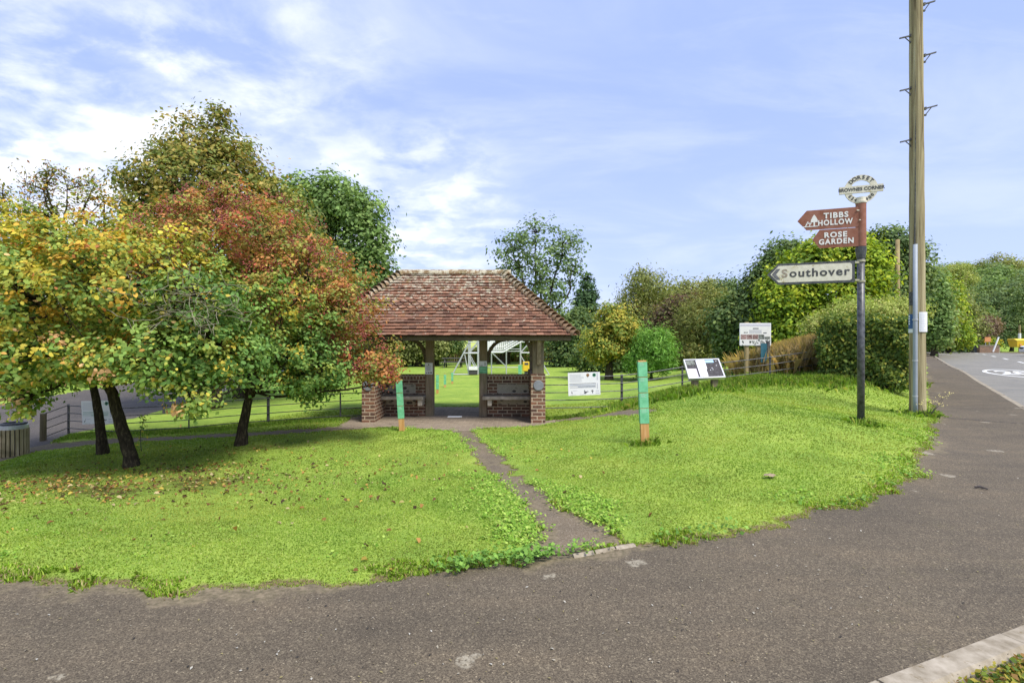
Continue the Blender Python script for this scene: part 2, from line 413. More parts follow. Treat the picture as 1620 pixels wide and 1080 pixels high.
def Hn(x, y):
    """Ground height for numpy arrays."""
    x = np.asarray(x, float); y = np.asarray(y, float); sh = x.shape; x = x.ravel(); y = y.ravel()
    r = np.hypot(x, y); k = np.minimum(1, 75 / np.maximum(r, 1e-6)); xx = x * k; yy = y * k
    out = np.empty_like(x)
    for i in range(0, len(x), 40000):
        sl = slice(i, i + 40000); d2 = (xx[sl, None] - ctrl[None, :, 0]) ** 2 + (yy[sl, None] - ctrl[None, :, 1]) ** 2
        out[sl] = (.5 * d2 * np.log(np.maximum(d2, 1e-12))) @ _W[:-3] + _W[-3] + _W[-2] * xx[sl] + _W[-1] * yy[sl]
    out = np.clip(out, -1.3, 1.2) * (1 - sstep(r, 60, 110)) + sstep(r, 60, 110) * 0.0
    out += .028 * np.clip(y - 60, 0, 140) * (1 - sstep(x, 20, 60))
    along = x * RD.x + y * RD.y
    out += 14 * sstep(along, 95, 250) * sstep(x / np.maximum(y, 1), .35, .75)
    return out.reshape(sh)
def H(x, y): return float(Hn(np.array([x]), np.array([y]))[0])
def GH(px, py, Y0=3.0):
    """Ground point seen at a photo pixel."""
    Y = 1.0; prev = None
    while Y < 120:
        p = P(px, py, Y); d = p.z - H(p.x, p.y)
        if d < 0:
            a, b = Y / 1.02, Y
            for _ in range(20):
                m = (a + b) / 2; q = P(px, py, m)
                if q.z - H(q.x, q.y) < 0: b = m
                else: a = m
            q = P(px, py, (a + b) / 2); return (q.x, q.y)
        Y *= 1.02
    return (P(px, py, 60).x, 60)

def sdpoly(x, y, poly):
    """Signed distance to a closed polygon, negative inside (numpy)."""
    p = np.array(poly, float); q = np.roll(p, -1, axis=0); best = np.full(x.shape, 1e18); ins = np.zeros(x.shape, bool)
    for (ax, ay), (bx, by) in zip(p, q):
        ex, ey = bx - ax, by - ay; L = ex * ex + ey * ey + 1e-12
        t = np.clip(((x - ax) * ex + (y - ay) * ey) / L, 0, 1)
        best = np.minimum(best, (x - ax - t * ex) ** 2 + (y - ay - t * ey) ** 2)
        c = (ay > y) != (by > y)
        ins ^= c & (x < ex * (y - ay) / (ey if abs(ey) > 1e-12 else 1e-12) + ax)
    d = np.sqrt(best); return np.where(ins, -d, d)
def sdline(x, y, line, w):
    best = np.full(x.shape, 1e18)
    for (ax, ay), (bx, by) in zip(line[:-1], line[1:]):
        ex, ey = bx - ax, by - ay; L = ex * ex + ey * ey + 1e-12
        t = np.clip(((x - ax) * ex + (y - ay) * ey) / L, 0, 1)
        best = np.minimum(best, (x - ax - t * ex) ** 2 + (y - ay - t * ey) ** 2)
    return np.sqrt(best) - w

# kerb line (pavement side), from the corner behind the camera round to the main road
KERB = [(-14, 1.35), (-6, 1.3), (-2, 1.4), (.2, 1.72)] + [RP(1370, 1080), RP(1460, 1045.5), RP(1540, 1015), RP(1620, 984), RP(1660, 969)] + [(3.7, 3.06), (4.9, 3.75), (6.0, 4.95), (7.1, 6.3), (7.75, 7.1)] + [road_xy(s, 0) for s in (11.5, 12.5, 14.7, 20, 28, 36, 46, 58, 72, 90)]
def smooth_line(pts, it=2):
    for _ in range(it):
        o = [pts[0]]
        for a, b in zip(pts[:-1], pts[1:]):
            o += [(a[0] * .75 + b[0] * .25, a[1] * .75 + b[1] * .25), (a[0] * .25 + b[0] * .75, a[1] * .25 + b[1] * .75)]
        pts = o + [pts[-1]]
    return pts
KERB = smooth_line(KERB, 2)
grass_edge = [RP(x_, y_ - (11 if x_ < 620 else 6 if x_ < 800 else 3)) for x_, y_ in [(0, 924), (80, 931), (160, 934), (240, 939), (330, 941), (400, 939), (460, 936), (530, 931), (600, 925), (650, 915), (705, 908), (760, 897), (820, 889), (880, 880), (902, 877), (967, 866), (985, 867), (1040, 866), (1095, 863), (1140, 851), (1200, 845), (1250, 828), (1310, 808), (1370, 800), (1410, 783), (1418, 768), (1456, 757), (1450, 738), (1466, 712), (1478, 690), (1476, 676), (1486, 664), (1480, 650), (1472, 632), (1469, 612), (1468, 596), (1467, 582), (1467, 573)]]
PAVE = [(-14, 3.5), (-8, 3.25), (-5, 3.1)] + grass_edge + [road_xy(60, -1.6), road_xy(90, -1.5)] + KERB[::-1]
ROAD = KERB + [road_xy(100, 0), road_xy(100, 8.2), road_xy(40, 8.4), road_xy(16, 9.2), (19, 1), (26, -8), (26, -14), (-20, -14), (-20, 1)]
PATH_L = [(866, 877), (868, 850), (862, 828), (850, 808), (822, 783), (790, 752), (768, 736), (750, 713), (736, 694), (720, 679)]
PATH_R = [(744, 679), (760, 700), (776, 715), (800, 742), (826, 767), (862, 790), (896, 812), (925, 820), (952, 834), (972, 850), (968, 868)]
PATHP = [GH(*p) for p in PATH_L] + [GH(*p) for p in PATH_R]
CROSS = [GH(*p) for p in [(-60, 735), (70, 709), (200, 697), (300, 692), (400, 687), (500, 681), (580, 676)]]
CROSS2 = [GH(*p) for p in [(868, 668), (905, 663), (955, 657.5), (1012, 653)]]
DRIVE = [(-9.6, 8.2), (-10.0, 10.4), (-10.55, 12.4), (-10.6, 15), (-11.3, 19), (-12.8, 25), (-16.5, 38), (-24, 58), (-30, 58), (-21.5, 38), (-18.5, 25), (-17.5, 15), (-17, 8), (-14, 3.0)]
FLOOR = [(-3.75, 11.35), (-2.2, 11.1), (-1.4, 10.75), (-.55, 11.1), (.75, 11.4), (.72, 14.75), (-3.4, 14.75), (-3.9, 12.6)]

def polar():
    nr, nt = 430, 1080
    r = np.concatenate([[.25], np.geomspace(.5, 420, nr - 1)])
    # finer towards the park side, a full circle all the same
    th = np.linspace(0, 2 * np.pi, nt, endpoint=False)
    th = th + .55 * np.sin(th)          # crowds the spokes around +-180 deg
    th = th + np.pi + np.pi / 2         # ... which becomes the +Y direction
    R, T = np.meshgrid(r, th, indexing='ij'); return R * np.cos(T), R * np.sin(T), nr, nt
GX, GY, NR, NTH = polar()
def wob(x, y, a, f): return a * (np.sin(f * x * 1.3 + 1.7 * np.sin(f * y)) * np.sin(f * y * 1.1 + 1.3 * np.sin(f * x * .7)) + .5 * np.sin(f * 2.7 * x + f * 1.9 * y))
def fields(x, y):
    w = wob(x, y, .05, 4.0) + wob(x, y, .03, 11.0)
    gate = sstep(np.abs(y - 13), 3.0, 4.0)
    rd = sdpoly(x, y, ROAD)
    d = dict(pave=sdpoly(x, y, PAVE) + w * sstep(rd, .3, .9) - .03 * sstep(-rd, -.3, -.1), road=rd, path=sdpoly(x, y, PATHP) + w * 1.1 - .02 + .10 * np.exp(-((y - 6.15) / .16) ** 2),
             cross=np.minimum(sdline(x, y, CROSS, .26), sdline(x, y, CROSS2, .26)) + w * 1.0, drive=sdpoly(x, y, DRIVE) + w, floor=sdpoly(x, y, FLOOR) + w * .5)
    d['hard'] = np.minimum.reduce([d[k] for k in ('pave', 'road', 'path', 'cross', 'drive', 'floor')] + [rd - .3])
    return d
FD = fields(GX, GY)
GZ = Hn(GX, GY)
# the kerb line keeps its own wobble-free inside
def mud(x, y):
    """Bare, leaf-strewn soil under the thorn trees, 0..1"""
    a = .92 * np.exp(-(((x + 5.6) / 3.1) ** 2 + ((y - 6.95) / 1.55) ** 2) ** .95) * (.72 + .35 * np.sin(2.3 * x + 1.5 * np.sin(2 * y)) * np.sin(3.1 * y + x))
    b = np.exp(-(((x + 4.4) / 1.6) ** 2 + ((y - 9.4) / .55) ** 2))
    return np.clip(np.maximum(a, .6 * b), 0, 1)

def grid_mesh(name, Z, keep, mat, mask=None, smooth=True):
    idx = np.arange(NR * NTH).reshape(NR, NTH)
    a = idx[:-1, :]; b = idx[1:, :]; c = np.roll(b, -1, axis=1); d = np.roll(a, -1, axis=1)
    k = keep[:-1] & keep[1:] & np.roll(keep, -1, axis=1)[:-1] & np.roll(keep, -1, axis=1)[1:]
    q = np.stack([a[k], b[k], c[k], d[k]], axis=1)
    used, inv = np.unique(q.ravel(), return_inverse=True); n = len(used); me = bpy.data.meshes.new(name)
    V = np.stack([GX.ravel()[used], GY.ravel()[used], Z.ravel()[used]], axis=1).astype(np.float32)
    me.vertices.add(n); me.vertices.foreach_set('co', V.ravel())
    me.loops.add(len(inv)); me.loops.foreach_set('vertex_index', inv.astype(np.int32))
    me.polygons.add(len(q)); me.polygons.foreach_set('loop_start', np.arange(0, len(inv), 4, dtype=np.int32))
    if smooth: me.polygons.foreach_set('use_smooth', np.ones(len(q), dtype=bool))
    me.update(calc_edges=True)
    if mask is not None:
        ca = me.color_attributes.new('Mask', 'FLOAT_COLOR', 'POINT'); m4 = np.ones((n, 4), dtype=np.float32)
        for i, mm in enumerate(mask): m4[:, i] = mm.ravel()[used]
        ca.data.foreach_set('color', m4.ravel())
    uv = me.uv_layers.new(name='UVMap'); uv.data.foreach_set('uv', V[inv, :2].astype(np.float32).ravel())
    me.materials.append(mat); o = bpy.data.objects.new(name, me); COL.objects.link(o); o['kind'] = 'structure'; return o

hard = FD['hard']
def turf_lift(h, x, y): return np.where(h > 0, .022 * sstep(h, 0, .12), -.07 * sstep(-h, 0, .10)) + wob(x, y, .012, 2.2) * sstep(h, .1, .5)
lift = turf_lift(hard, GX, GY)
roadcut = sstep(-FD['road'], -.02, .05) * .16
field = sstep(GY, 51, 56) * (1 - sstep(GX / np.maximum(GY, 1), .45, .55))
zero = np.zeros_like(GX)
grid_mesh('ground', GZ + lift - roadcut, np.ones_like(GX, bool), M['turf'], [mud(GX, GY), np.clip(1 - hard / .16, 0, 1) * (hard < .3), field])
pedge = np.clip(1 + FD['pave'] / .26, 0, 1) * (FD['road'] > .4) * np.clip(.62 + .5 * np.sin(1.7 * GX + 2 * np.sin(.9 * GX)), .15, 1)
grid_mesh('pavement', GZ, (FD['pave'] < .35) & (FD['road'] > -.12), M['pave'], [pedge, zero, zero])
grid_mesh('road', GZ - .125, (FD['road'] < .08), M['road'], [zero, zero, zero])
grid_mesh('lawn_path', GZ + .004, (FD['path'] < .3) & (FD['pave'] > -.03), M['path'], [np.clip(1 + FD['path'] / .18, 0, 1) * .9, zero, zero])
grid_mesh('cross_path', GZ + .002, FD['cross'] < .35, M['path'], [np.clip(1 + FD['cross'] / .3, 0, 1), zero, zero])
grid_mesh('drive', GZ + .0, FD['drive'] < .4, M['drive'], [zero, zero, zero])
grid_mesh('shelter_paving', GZ + .008, FD['floor'] < .3, M['paver'], [zero, zero, zero])

# kerb stones
def kerb_row(name, line, z_top=.006, w=.13, side=-1, step=.92, h=.2, start=0.0):
    mb = MB(); L = [Vector(p) for p in line]
    seg = [0]
    for a, b in zip(L[:-1], L[1:]): seg.append(seg[-1] + (b - a).length)
    def at(s):
        for i in range(len(L) - 1):
            if s <= seg[i + 1]: t = (s - seg[i]) / (seg[i + 1] - seg[i]); return L[i].lerp(L[i + 1], t)
        return L[-1]
    s = start
    while s + step < seg[-1] and s < 75:
        n = 4; prof = []
        ss = [s + .006 + (step - .012) * i / n for i in range(n + 1)]; b = len(mb.v); vs = []; jz = RNG.normal(0, .003)
        for q in ss:
            p = at(q); d = (at(min(q + .05, seg[-1])) - at(max(q - .05, 0))).normalized(); nn = Vector((d.y, -d.x))
            z = H(p.x, p.y) + z_top + jz
            for off, dz in ((0, -h), (0, -.012), (.012, 0), (w - .022, 0), (w, -.022), (w + .01, -h)):
                v = p + nn * off; vs.append((v.x, v.y, z + dz))
        fs = []
        for i in range(n):
            for k in range(5): fs.append((i * 6 + k, i * 6 + k + 1, (i + 1) * 6 + k + 1, (i + 1) * 6 + k))
        fs += [tuple(range(5, -1, -1)), tuple(n * 6 + k for k in range(6))]
        mb.add(vs, fs); s += step
    o = mb.build(name, M['kerb']); o['kind'] = 'structure'; return o
kerb_row('kerb', KERB)
e = [RP(903, 878.5), RP(968, 867)]
kerb_row('path_edging', [e[0], ((e[0][0] + e[1][0]) / 2, (e[0][1] + e[1][1]) / 2), e[1], RP(1010, 860)], .018, .045, step=.165, h=.1)

mb = MB(); rr0 = random.Random(6); A0, B0 = RP(1492, 661), RP(1640, 671); N_ = 26
for i in range(N_):
    q = [(A0[0] + (B0[0] - A0[0]) * (i + k) / N_, A0[1] + (B0[1] - A0[1]) * (i + k) / N_ + .03 * math.sin((i + k) * 1.9)) for k in (0, 1)]; w_ = .012 + .012 * rr0.random()
    mb.add([(x, y + s * w_, H(x, y) + .0035) for (x, y), s in ((q[0], -1), (q[1], -1), (q[1], 1), (q[0], 1))], [(0, 1, 2, 3)])
mb.build('pavement_crack', M['felt'])['kind'] = 'structure'
# road markings, 4 mm above the road
def mark(mb, poly): mb.add([(x, y, H(x, y) - .125 + .005) for x, y in poly], [tuple(range(len(poly)))])
mb = MB()
for s in np.arange(20, 95, 6.0):
    for i in range(4):
        a, b = s + i * .55, s + (i + 1) * .55; mark(mb, [road_xy(a, 3.95), road_xy(a, 4.08), road_xy(b, 4.08), road_xy(b, 3.95)])
mb.build('centre_line', M['paint'])['kind'] = 'structure'
mb = MB(); S0, O0, A, B = 31.4, 2.02, 3.5, 1.03; n = 64
for i in range(n):
    a0, a1 = 2 * math.pi * i / n, 2 * math.pi * (i + 1) / n
    q = lambda a, k: road_xy(S0 + (A - k * 2.4) * math.sin(a), O0 + (B - k) * math.cos(a))
    mark(mb, [q(a0, 0), q(a1, 0), q(a1, .14), q(a0, .14)])
vs, fs = text_geo('20', 1.0, .02)
mb.add([(lambda p: (p[0], p[1], H(*p) - .12))(road_xy(S0 + v.y * 4.6, O0 + v.x * 1.18)) for v in vs], fs)
mb.build('speed_roundel', M['paint'])['kind'] = 'structure'
# ------------------------------------------------------------------ the tiled shelter
FZ = -.40
sh = thing('park_shelter', 'brick and oak shelter with a mossy clay tiled hipped roof at the park entrance', 'shelter', (-1.45, 13.1, FZ))
# roof faces: eave rectangle X -4.35..1.39, Y 11.6..14.8 at z 1.59; ridge X -2.75..-.27 at z 3.17
EX0, EX1, EY0, EY1, EZ = -4.35, 1.39, 11.6, 14.8, 1.585
RX0, RX1, RY, RZ = -2.75, -.27, 13.2, 3.165
run = 1.6; rise = RZ - EZ; SL = math.hypot(run, rise)
roof = MB(); rr = random.Random(3)
TILEC = [((.215, .112, .072), 6), ((.175, .09, .06), 4), ((.255, .135, .088), 3), ((.135, .073, .052), 2), ((.21, .125, .088), 3), ((.33, .17, .10), .3)]
def tcol():
    t = rr.random() * sum(w for _, w in TILEC)
    for c, w in TILEC:
        t -= w
        if t < 0: break
    k = rr.uniform(.8, 1.2); return tuple(min(1, x * k) for x in c)
def roof_face(o, u, vdir, nrm, W, taper0, taper1):
    """o eave start, u along eave (len W), vdir up the slope; sides close in by taper per unit slope run."""
    rows = 22; g = SL / rows
    for i in range(rows):
        s0 = i * g; s1 = s0 + g * 1.75
        f = s0 / SL; x0 = taper0 * f; x1 = W - taper1 * f; scal = 9 <= i <= 12
        tw = .20 if scal else .158
        off = (i % 2) * tw / 2 + rr.uniform(-.01, .01); n = int(W / tw) + 2
        sag = .012 * math.sin(i * 1.3)
        for j in range(-1, n):
            gp = .004 if not scal else .012
            a = j * tw + off + gp / 2; b = a + tw - gp
            a2, b2 = max(a, x0 - .02), min(b, x1 + .02)
            if b2 - a2 < .02: continue
            lift = .05 + rr.uniform(-.007, .009); slip = rr.uniform(-.006, .006); tilt = rr.uniform(-.005, .005)
            roof.col = tcol()
            if scal and a2 == a and b2 == b:
                m = (a + b) / 2; r = tw / 2 - .002
                low = [(m + r * math.cos(t), s0 + slip - .04 + r * 1.0 * (1 - math.sin(t)) ) for t in [math.pi * (1 - k / 8) for k in range(9)]]
            else: low = [(a2, s0 + slip), (b2, s0 + slip)]
            top = [(b2, min(s1, SL + .01)), (a2, min(s1, SL + .01))]
            poly = low + top
            vs = []
            for (x, s) in poly:
                h = lift * (1 - (s - s0) / (g * 1.75)) + tilt * (x - a) / tw
                p = o + u * x + vdir * (s - .03) + nrm * (h + .004 * math.sin(x * 2 + i)); vs.append(p)
            k = len(vs); dn = nrm * -.018
            vs += [v + dn for v in vs]
            fs = [tuple(range(k)), tuple(range(2 * k - 1, k - 1, -1))] + [(q, q + k, (q + 1) % k + k, (q + 1) % k) for q in range(k)]
            roof.add(vs, fs)
V3 = Vector
rz = rise / SL; rh = run / SL
roof_face(V3((EX0, EY0, EZ)), V3((1, 0, 0)), V3((0, rh, rz)), V3((0, -rz, rh)), EX1 - EX0, 1.6, 1.66)
roof_face(V3((EX1, EY1, EZ)), V3((-1, 0, 0)), V3((0, -rh, rz)), V3((0, rz, rh)), EX1 - EX0, 1.66, 1.6)
roof_face(V3((EX1, EY0, EZ)), V3((0, 1, 0)), V3((-rh, 0, rz)), V3((rz, 0, rh)), EY1 - EY0, 1.6, 1.6)
roof_face(V3((EX0, EY1, EZ)), V3((0, -1, 0)), V3((rh, 0, rz)), V3((-rz, 0, rh)), EY1 - EY0, 1.6, 1.6)
rf = roof.build('roof', M['tile'], sh)
# bonnet hips and half-round ridge
hip = MB()
def half_tile(a, b, r0, r1, upv, thick=.014, n=8):
    a, b = V3(a), V3(b); d = (b - a).normalized(); x = d.cross(upv).normalized(); z = x.cross(d)
    vs = []
    for p, r in ((a, r0), (b, r1)):
        for k in range(n + 1):
            t = math.pi * k / n; vs.append(p + x * math.cos(t) * r + z * math.sin(t) * r)
        for k in range(n + 1):
            t = math.pi * k / n; vs.append(p + x * math.cos(t) * (r - thick) + z * math.sin(t) * (r - thick))
    m = n + 1; fs = []
    for k in range(n):
        fs += [(k, k + 1, 2 * m + k + 1, 2 * m + k), (m + k + 1, m + k, 3 * m + k, 3 * m + k + 1), (k + 1, k, m + k, m + k + 1), (2 * m + k, 2 * m + k + 1, 3 * m + k + 1, 3 * m + k)]
    hip.add(vs, fs)
for (ex, ey, rx) in ((EX0, EY0, RX0), (EX1, EY0, RX1), (EX0, EY1, RX0), (EX1, EY1, RX1)):
    a = V3((ex, ey, EZ - .015)); b = V3((rx, RY, RZ)); n = 22; d = b - a
    for i in range(n):
        hip.col = lerp3(tcol(), (.27, .21, .12), .5)
        p = a + d * (i - .35) / n; q = a + d * (i + 1.15) / n
        up = V3((0, 0, 1)) + V3((rr.uniform(-.05, .05), rr.uniform(-.05, .05), 0))
        half_tile(p + V3((0, 0, .035)), q + V3((0, 0, -.035)), .135, .085, up)
x = RX0 - .05
while x < RX1 + .02:
    hip.col = lerp3(tcol(), (.20, .16, .08), .6)
    half_tile((x, RY, RZ - .03 + rr.uniform(-.006, .006)), (x + .40, RY, RZ - .03 + rr.uniform(-.006, .006)), .125, .12, V3((0, 0, 1))); x += .395
hip.build('ridge_tiles', M['tile'], rf)
# boarding under the tiles, eave boards, rafters
mb = MB(); e = .05; zz = EZ - .03
mb.add([(EX0 + e, EY0 + e, zz), (EX1 - e, EY0 + e, zz), (EX1 - e, EY1 - e, zz), (EX0 + e, EY1 - e, zz), (RX0, RY, RZ - .06), (RX1, RY, RZ - .06)],
       [(0, 1, 5, 4), (1, 2, 5), (2, 3, 4, 5), (3, 0, 4)])
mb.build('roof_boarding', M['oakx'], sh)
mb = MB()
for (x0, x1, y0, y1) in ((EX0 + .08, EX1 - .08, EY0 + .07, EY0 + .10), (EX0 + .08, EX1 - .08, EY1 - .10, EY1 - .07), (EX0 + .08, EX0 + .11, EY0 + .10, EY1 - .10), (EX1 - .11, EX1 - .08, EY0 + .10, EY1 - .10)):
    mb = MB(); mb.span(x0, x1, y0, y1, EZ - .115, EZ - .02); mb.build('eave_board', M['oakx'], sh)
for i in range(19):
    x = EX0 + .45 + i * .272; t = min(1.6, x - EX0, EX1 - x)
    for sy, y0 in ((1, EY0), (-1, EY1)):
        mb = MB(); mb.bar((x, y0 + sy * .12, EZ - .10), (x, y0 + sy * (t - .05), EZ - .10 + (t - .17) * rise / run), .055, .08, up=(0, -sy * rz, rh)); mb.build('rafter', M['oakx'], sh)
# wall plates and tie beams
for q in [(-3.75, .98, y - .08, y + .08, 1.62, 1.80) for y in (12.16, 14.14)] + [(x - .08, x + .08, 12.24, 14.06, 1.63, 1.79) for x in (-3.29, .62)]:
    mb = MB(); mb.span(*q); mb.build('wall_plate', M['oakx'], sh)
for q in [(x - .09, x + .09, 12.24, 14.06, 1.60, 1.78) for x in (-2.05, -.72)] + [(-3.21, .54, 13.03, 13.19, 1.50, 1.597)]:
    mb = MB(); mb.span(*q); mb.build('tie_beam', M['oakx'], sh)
# brick side walls whose ends are the pillars
def side_wall(x0, x1):
    mb = MB(); mb.span(x0, x1, 12.0, 14.3, FZ - .25, .70)
    w = mb.build('side_wall', M['brick'], sh, bevel=.008)
    return w
wl = side_wall(-3.44, -3.14); wr = side_wall(.432, .765)
def round_plaque(px, py, wall):
    c = P(px, py, 11.985); mb = MB(); mb.lathe([(.0, 0), (.105, 0), (.118, -.006), (.118, -.02)], (0, 0, 0), 28)
    mb.v = [(c.x + v[0], c.y - v[2] - .01, c.z + v[1]) for v in mb.v]; mb.f = [tuple(f) for f in mb.f]
    mb.build('plaque', M['disc'], wall, smooth=False)
round_plaque(581.5, 610, wl); round_plaque(852, 609.5, wr)
# back walls along the middle, with flint panel, brick on edge coping and stone seats
def back_wall(x0, x1, side):
    yc0, yc1 = 13.02, 13.24; top = .63
    mb = MB(); mb.span(x0, x1, yc0, yc1, FZ - .1, top - .115)
    w = mb.build('back_wall', M['brick'], sh)
    mb = MB(); mb.span(x0, x1, yc0 - .004, yc1 + .004, top - .115, top); mb.build('coping', M['soldier'], w, bevel=.006)
    p0, p1 = (x0 + .02, x1 - .24) if side < 0 else (x0 + .24, x1 - .02)
    mb = MB(); mb.span(p0, p1, yc0 - .006, yc0 + .05, .155, .385); mb.build('flint_panel', M['flint'], w)
    mb = MB(); mb.span(p0, p1, yc0 - .005, yc0 + .05, -.12, .02); mb.build('flint_panel', M['flint'], w)
    s0, s1 = (x0, x1 + .02) if side < 0 else (x0 - .10, x1)
    mb = MB(); mb.span(s0, s1, 12.56, 13.014, .05, .135); mb.build('seat', M['seat'], sh, bevel=.012)
    cx = x1 - .07 if side < 0 else x0 + .07
    mb = MB(); mb.span(cx - .052, cx + .052, 12.62, 13.013, -.10, .049); mb.build('corbel', M['corbel'], sh, bevel=.008)
back_wall(-3.14, -2.15, -1); back_wall(-.61, .432, 1)
# oak posts
def post(x0, x1, y0, y1, z0, z1, name='post', bev=.02):
    mb = MB(); mb.span(x0, x1, y0, y1, z0, z1); return mb.build(name, M['oak'], sh, bevel=bev)
post(-2.148, -1.945, 12.99, 13.21, FZ - .02, 1.50); post(-.815, -.615, 12.99, 13.21, FZ - .02, 1.50)
for y0 in (12.04, 13.98):
    post(-3.41, -3.16, y0, y0 + .24, .70, 1.62); post(.47, .735, y0, y0 + .24, .70, 1.62)
# curved braces
def brace(x0, z0, x1, z1, y, w=.09):
    mb = MB(); n = 8; pts = []
    for i in range(n + 1):
        t = i / n * math.pi / 2; pts.append((x0 + (x1 - x0) * (1 - math.cos(t)), z0 + (z1 - z0) * math.sin(t)))
    for (a, b), (c, d) in zip(pts[:-1], pts[1:]): mb.bar((a, y, b), (c, y, d), .08, w, up=(0, 1, 0)) if False else mb.bar((a, y, b), (c, y, d), w, .085, up=(0, 1, 0))
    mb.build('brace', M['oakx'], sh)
brace(-2.14, .92, -2.55, 1.50, 13.10); brace(-.62, .92, -.15, 1.50, 13.10)
def prop(x, y0, z0, y1, z1):
    mb = MB(); mb.bar((x, y0, z0), (x, y1, z1), .10, .10); mb.build('brace', M['oak'], sh, bevel=.01)
prop(.615, 12.03, .93, 11.80, 1.50); prop(-3.285, 12.03, .93, 11.80, 1.50)
for x in (.47, -3.16):
    dx = -.42 if x > 0 else .42
    brace(x, 1.0, x + dx, 1.62, 12.16, .08)
# notices pinned to the two middle posts
def sheet(mb_or_none, c, w, h, yf, mat, parent, name='sheet', th=.006):
    m = MB(); m.span(c[0] - w / 2, c[0] + w / 2, yf, yf + th, c[1] - h / 2, c[1] + h / 2); return m.build(name, mat, parent)
def notice(name, label, px0, py0, px1, py1, Y, cat='notice'):
    a, b = P(px0, py0, Y), P(px1, py1, Y); cx, cz = (a.x + b.x) / 2, (a.z + b.z) / 2
    t = thing(name, label, cat, (cx, Y, b.z)); return t, (cx, cz), abs(b.x - a.x), abs(a.z - b.z), Y
t, c, w, h, Y = notice('paper_notice', 'white notice with small round symbols on the oak post by the staked seat', 672.3, 573.8, 684.5, 592, 12.975)
sheet(None, c, w, h, Y, M['paper'], t, 'paper')
mk = MB()
for dx, s in ((-.055, .011), (0, .014), (.055, .017)): mk.span(c[0] + dx - s, c[0] + dx + s, Y - .003, Y + .001, c[1] - h / 2 + .025, c[1] - h / 2 + .025 + 2 * s)
mk.span(c[0] - .02, c[0] + .012, Y - .003, Y + .001, c[1] + h / 2 - .06, c[1] + h / 2 - .03)
for k in range(5): mk.span(c[0] - .06, c[0] + .055 - .02 * (k % 2), Y - .002, Y + .001, c[1] + .06 - k * .025, c[1] + .065 - k * .025)
mk.build('print', M['ink'], t)
t, c, w, h, Y = notice('paper_notice', 'small white notice with a dark figure above a green sign on the oak post', 758.3, 571, 770.4, 579.4, 12.975)
sheet(None, c, w, h, Y, M['paper'], t, 'paper'); mk = MB(); mk.span(c[0] + .04, c[0] + .055, Y - .003, Y + .001, c[1] - .045, c[1] + .03); mk.span(c[0] - .07, c[0] - .01, Y - .003, Y + .001, c[1] - .05, c[1] - .04); mk.build('print', M['ink'], t)
t, c, w, h, Y = notice('green_notice', 'small green sign with pale lines on the oak post under a white notice', 757.8, 579.8, 770.6, 590.2, 12.97)
sheet(None, c, w, h, Y, M['green'], t, 'panel'); mk = MB()
for k in range(2): mk.span(c[0] - .07, c[0] + .07, Y - .003, Y + .001, c[1] + .02 - k * .05, c[1] + .032 - k * .05)
mk.build('print', M['greenl'], t)
mb = MB(); a = GH(708, 661); b = GH(732, 658.5); mb.span(a[0], b[0], a[1], a[1] + .13, FZ + .012, FZ + .03)
props(mb.build('floor_slab', M['white'], org=(a[0], a[1], FZ)), 'small white slab set in the brick paving under the shelter', 'slab')

# ------------------------------------------------------------------ park fences
def ground_bar(px, py, Y): p = P(px, py, Y); return p
def fence(name, label, pts, n_rail, gap, top_pts, posts, pw=.035, cat='fence'):
    """pts: (x,y) line; top_pts: top rail heights above ground."""
    b = pts[0]; t = thing(name, label, cat, (b[0], b[1], H(*b)))
    for r in range(n_rail):
        mb = MB(); mb.tube([(x, y, z - r * gap) for (x, y), z in zip(pts, top_pts)], .011 if r else .013, 6)
        mb.build('rail', M['rail'], t)
    for (x, y, ztop, w) in posts:
        mb = MB(); z = H(x, y); mb.span(x - w / 2, x + w / 2, y + .012, y + .012 + w * .6, z - .15, ztop + .03); mb.build('post', M['iron'], t, bevel=.004)
    return t
def pp(px, py, Y): p = P(px, py, Y); return (p.x, p.y), p.z
L = [pp(574, 621, 12.5), pp(538, 622.5, 12.5), pp(480, 625.5, 12.4), pp(423.5, 629.5, 12.4), pp(360, 634, 12.35), pp(298, 640, 12.3), pp(240, 643, 12.25), pp(182.6, 646, 12.2), pp(107, 641, 12.4), pp(68, 655, 12.1)]
fence('park_fence', 'low iron rail fence behind the thorn trees between the drive and shelter', [a for a, _ in L], 4, .178, [z for _, z in L],
      [(L[i][0][0], L[i][0][1], L[i][1], w) for i, w in ((1, .035), (3, .06), (5, .03), (7, .035), (8, .045))])
R_ = [pp(862, 597, 12.25), pp(925, 596, 12.25), pp(984, 594, 12.3), pp(1030, 588.5, 12.4), pp(1080, 580.5, 12.6), pp(1150, 573, 12.9), pp(1219, 565, 13.2), pp(1265, 558.5, 13.4), pp(1330, 549, 13.6)]
fence('park_fence', 'iron rail fence climbing from the shelter past the notice board to the hedge', [a for a, _ in R_], 5, .178, [z for _, z in R_],
      [(R_[i][0][0], R_[i][0][1], R_[i][1], w) for i, w in ((2, .055), (4, .04), (6, .045), (8, .045))])
x, y = L[9][0]
mb = MB(); z = H(x, y); mb.tube([(x, y, z - .1), (x + .01, y, z + .62)], [.065, .06], 10)
props(mb.build('timber_post', M['oldpost'], org=(x, y, z)), 'stout mossy timber post at the end of the low fence by the drive', 'post')
# drive-side fence further back
pts = [(-9.9 - .075 * (y - 14) - .0035 * max(0, y - 18) ** 2, y) for y in range(15, 40, 2)]
fence('park_fence', 'thin post and wire fence running back along the edge of the grey drive', pts, 2, .4, [H(*p) + .95 for p in pts], [(p[0], p[1], H(*p) + .98, .06) for p in pts])
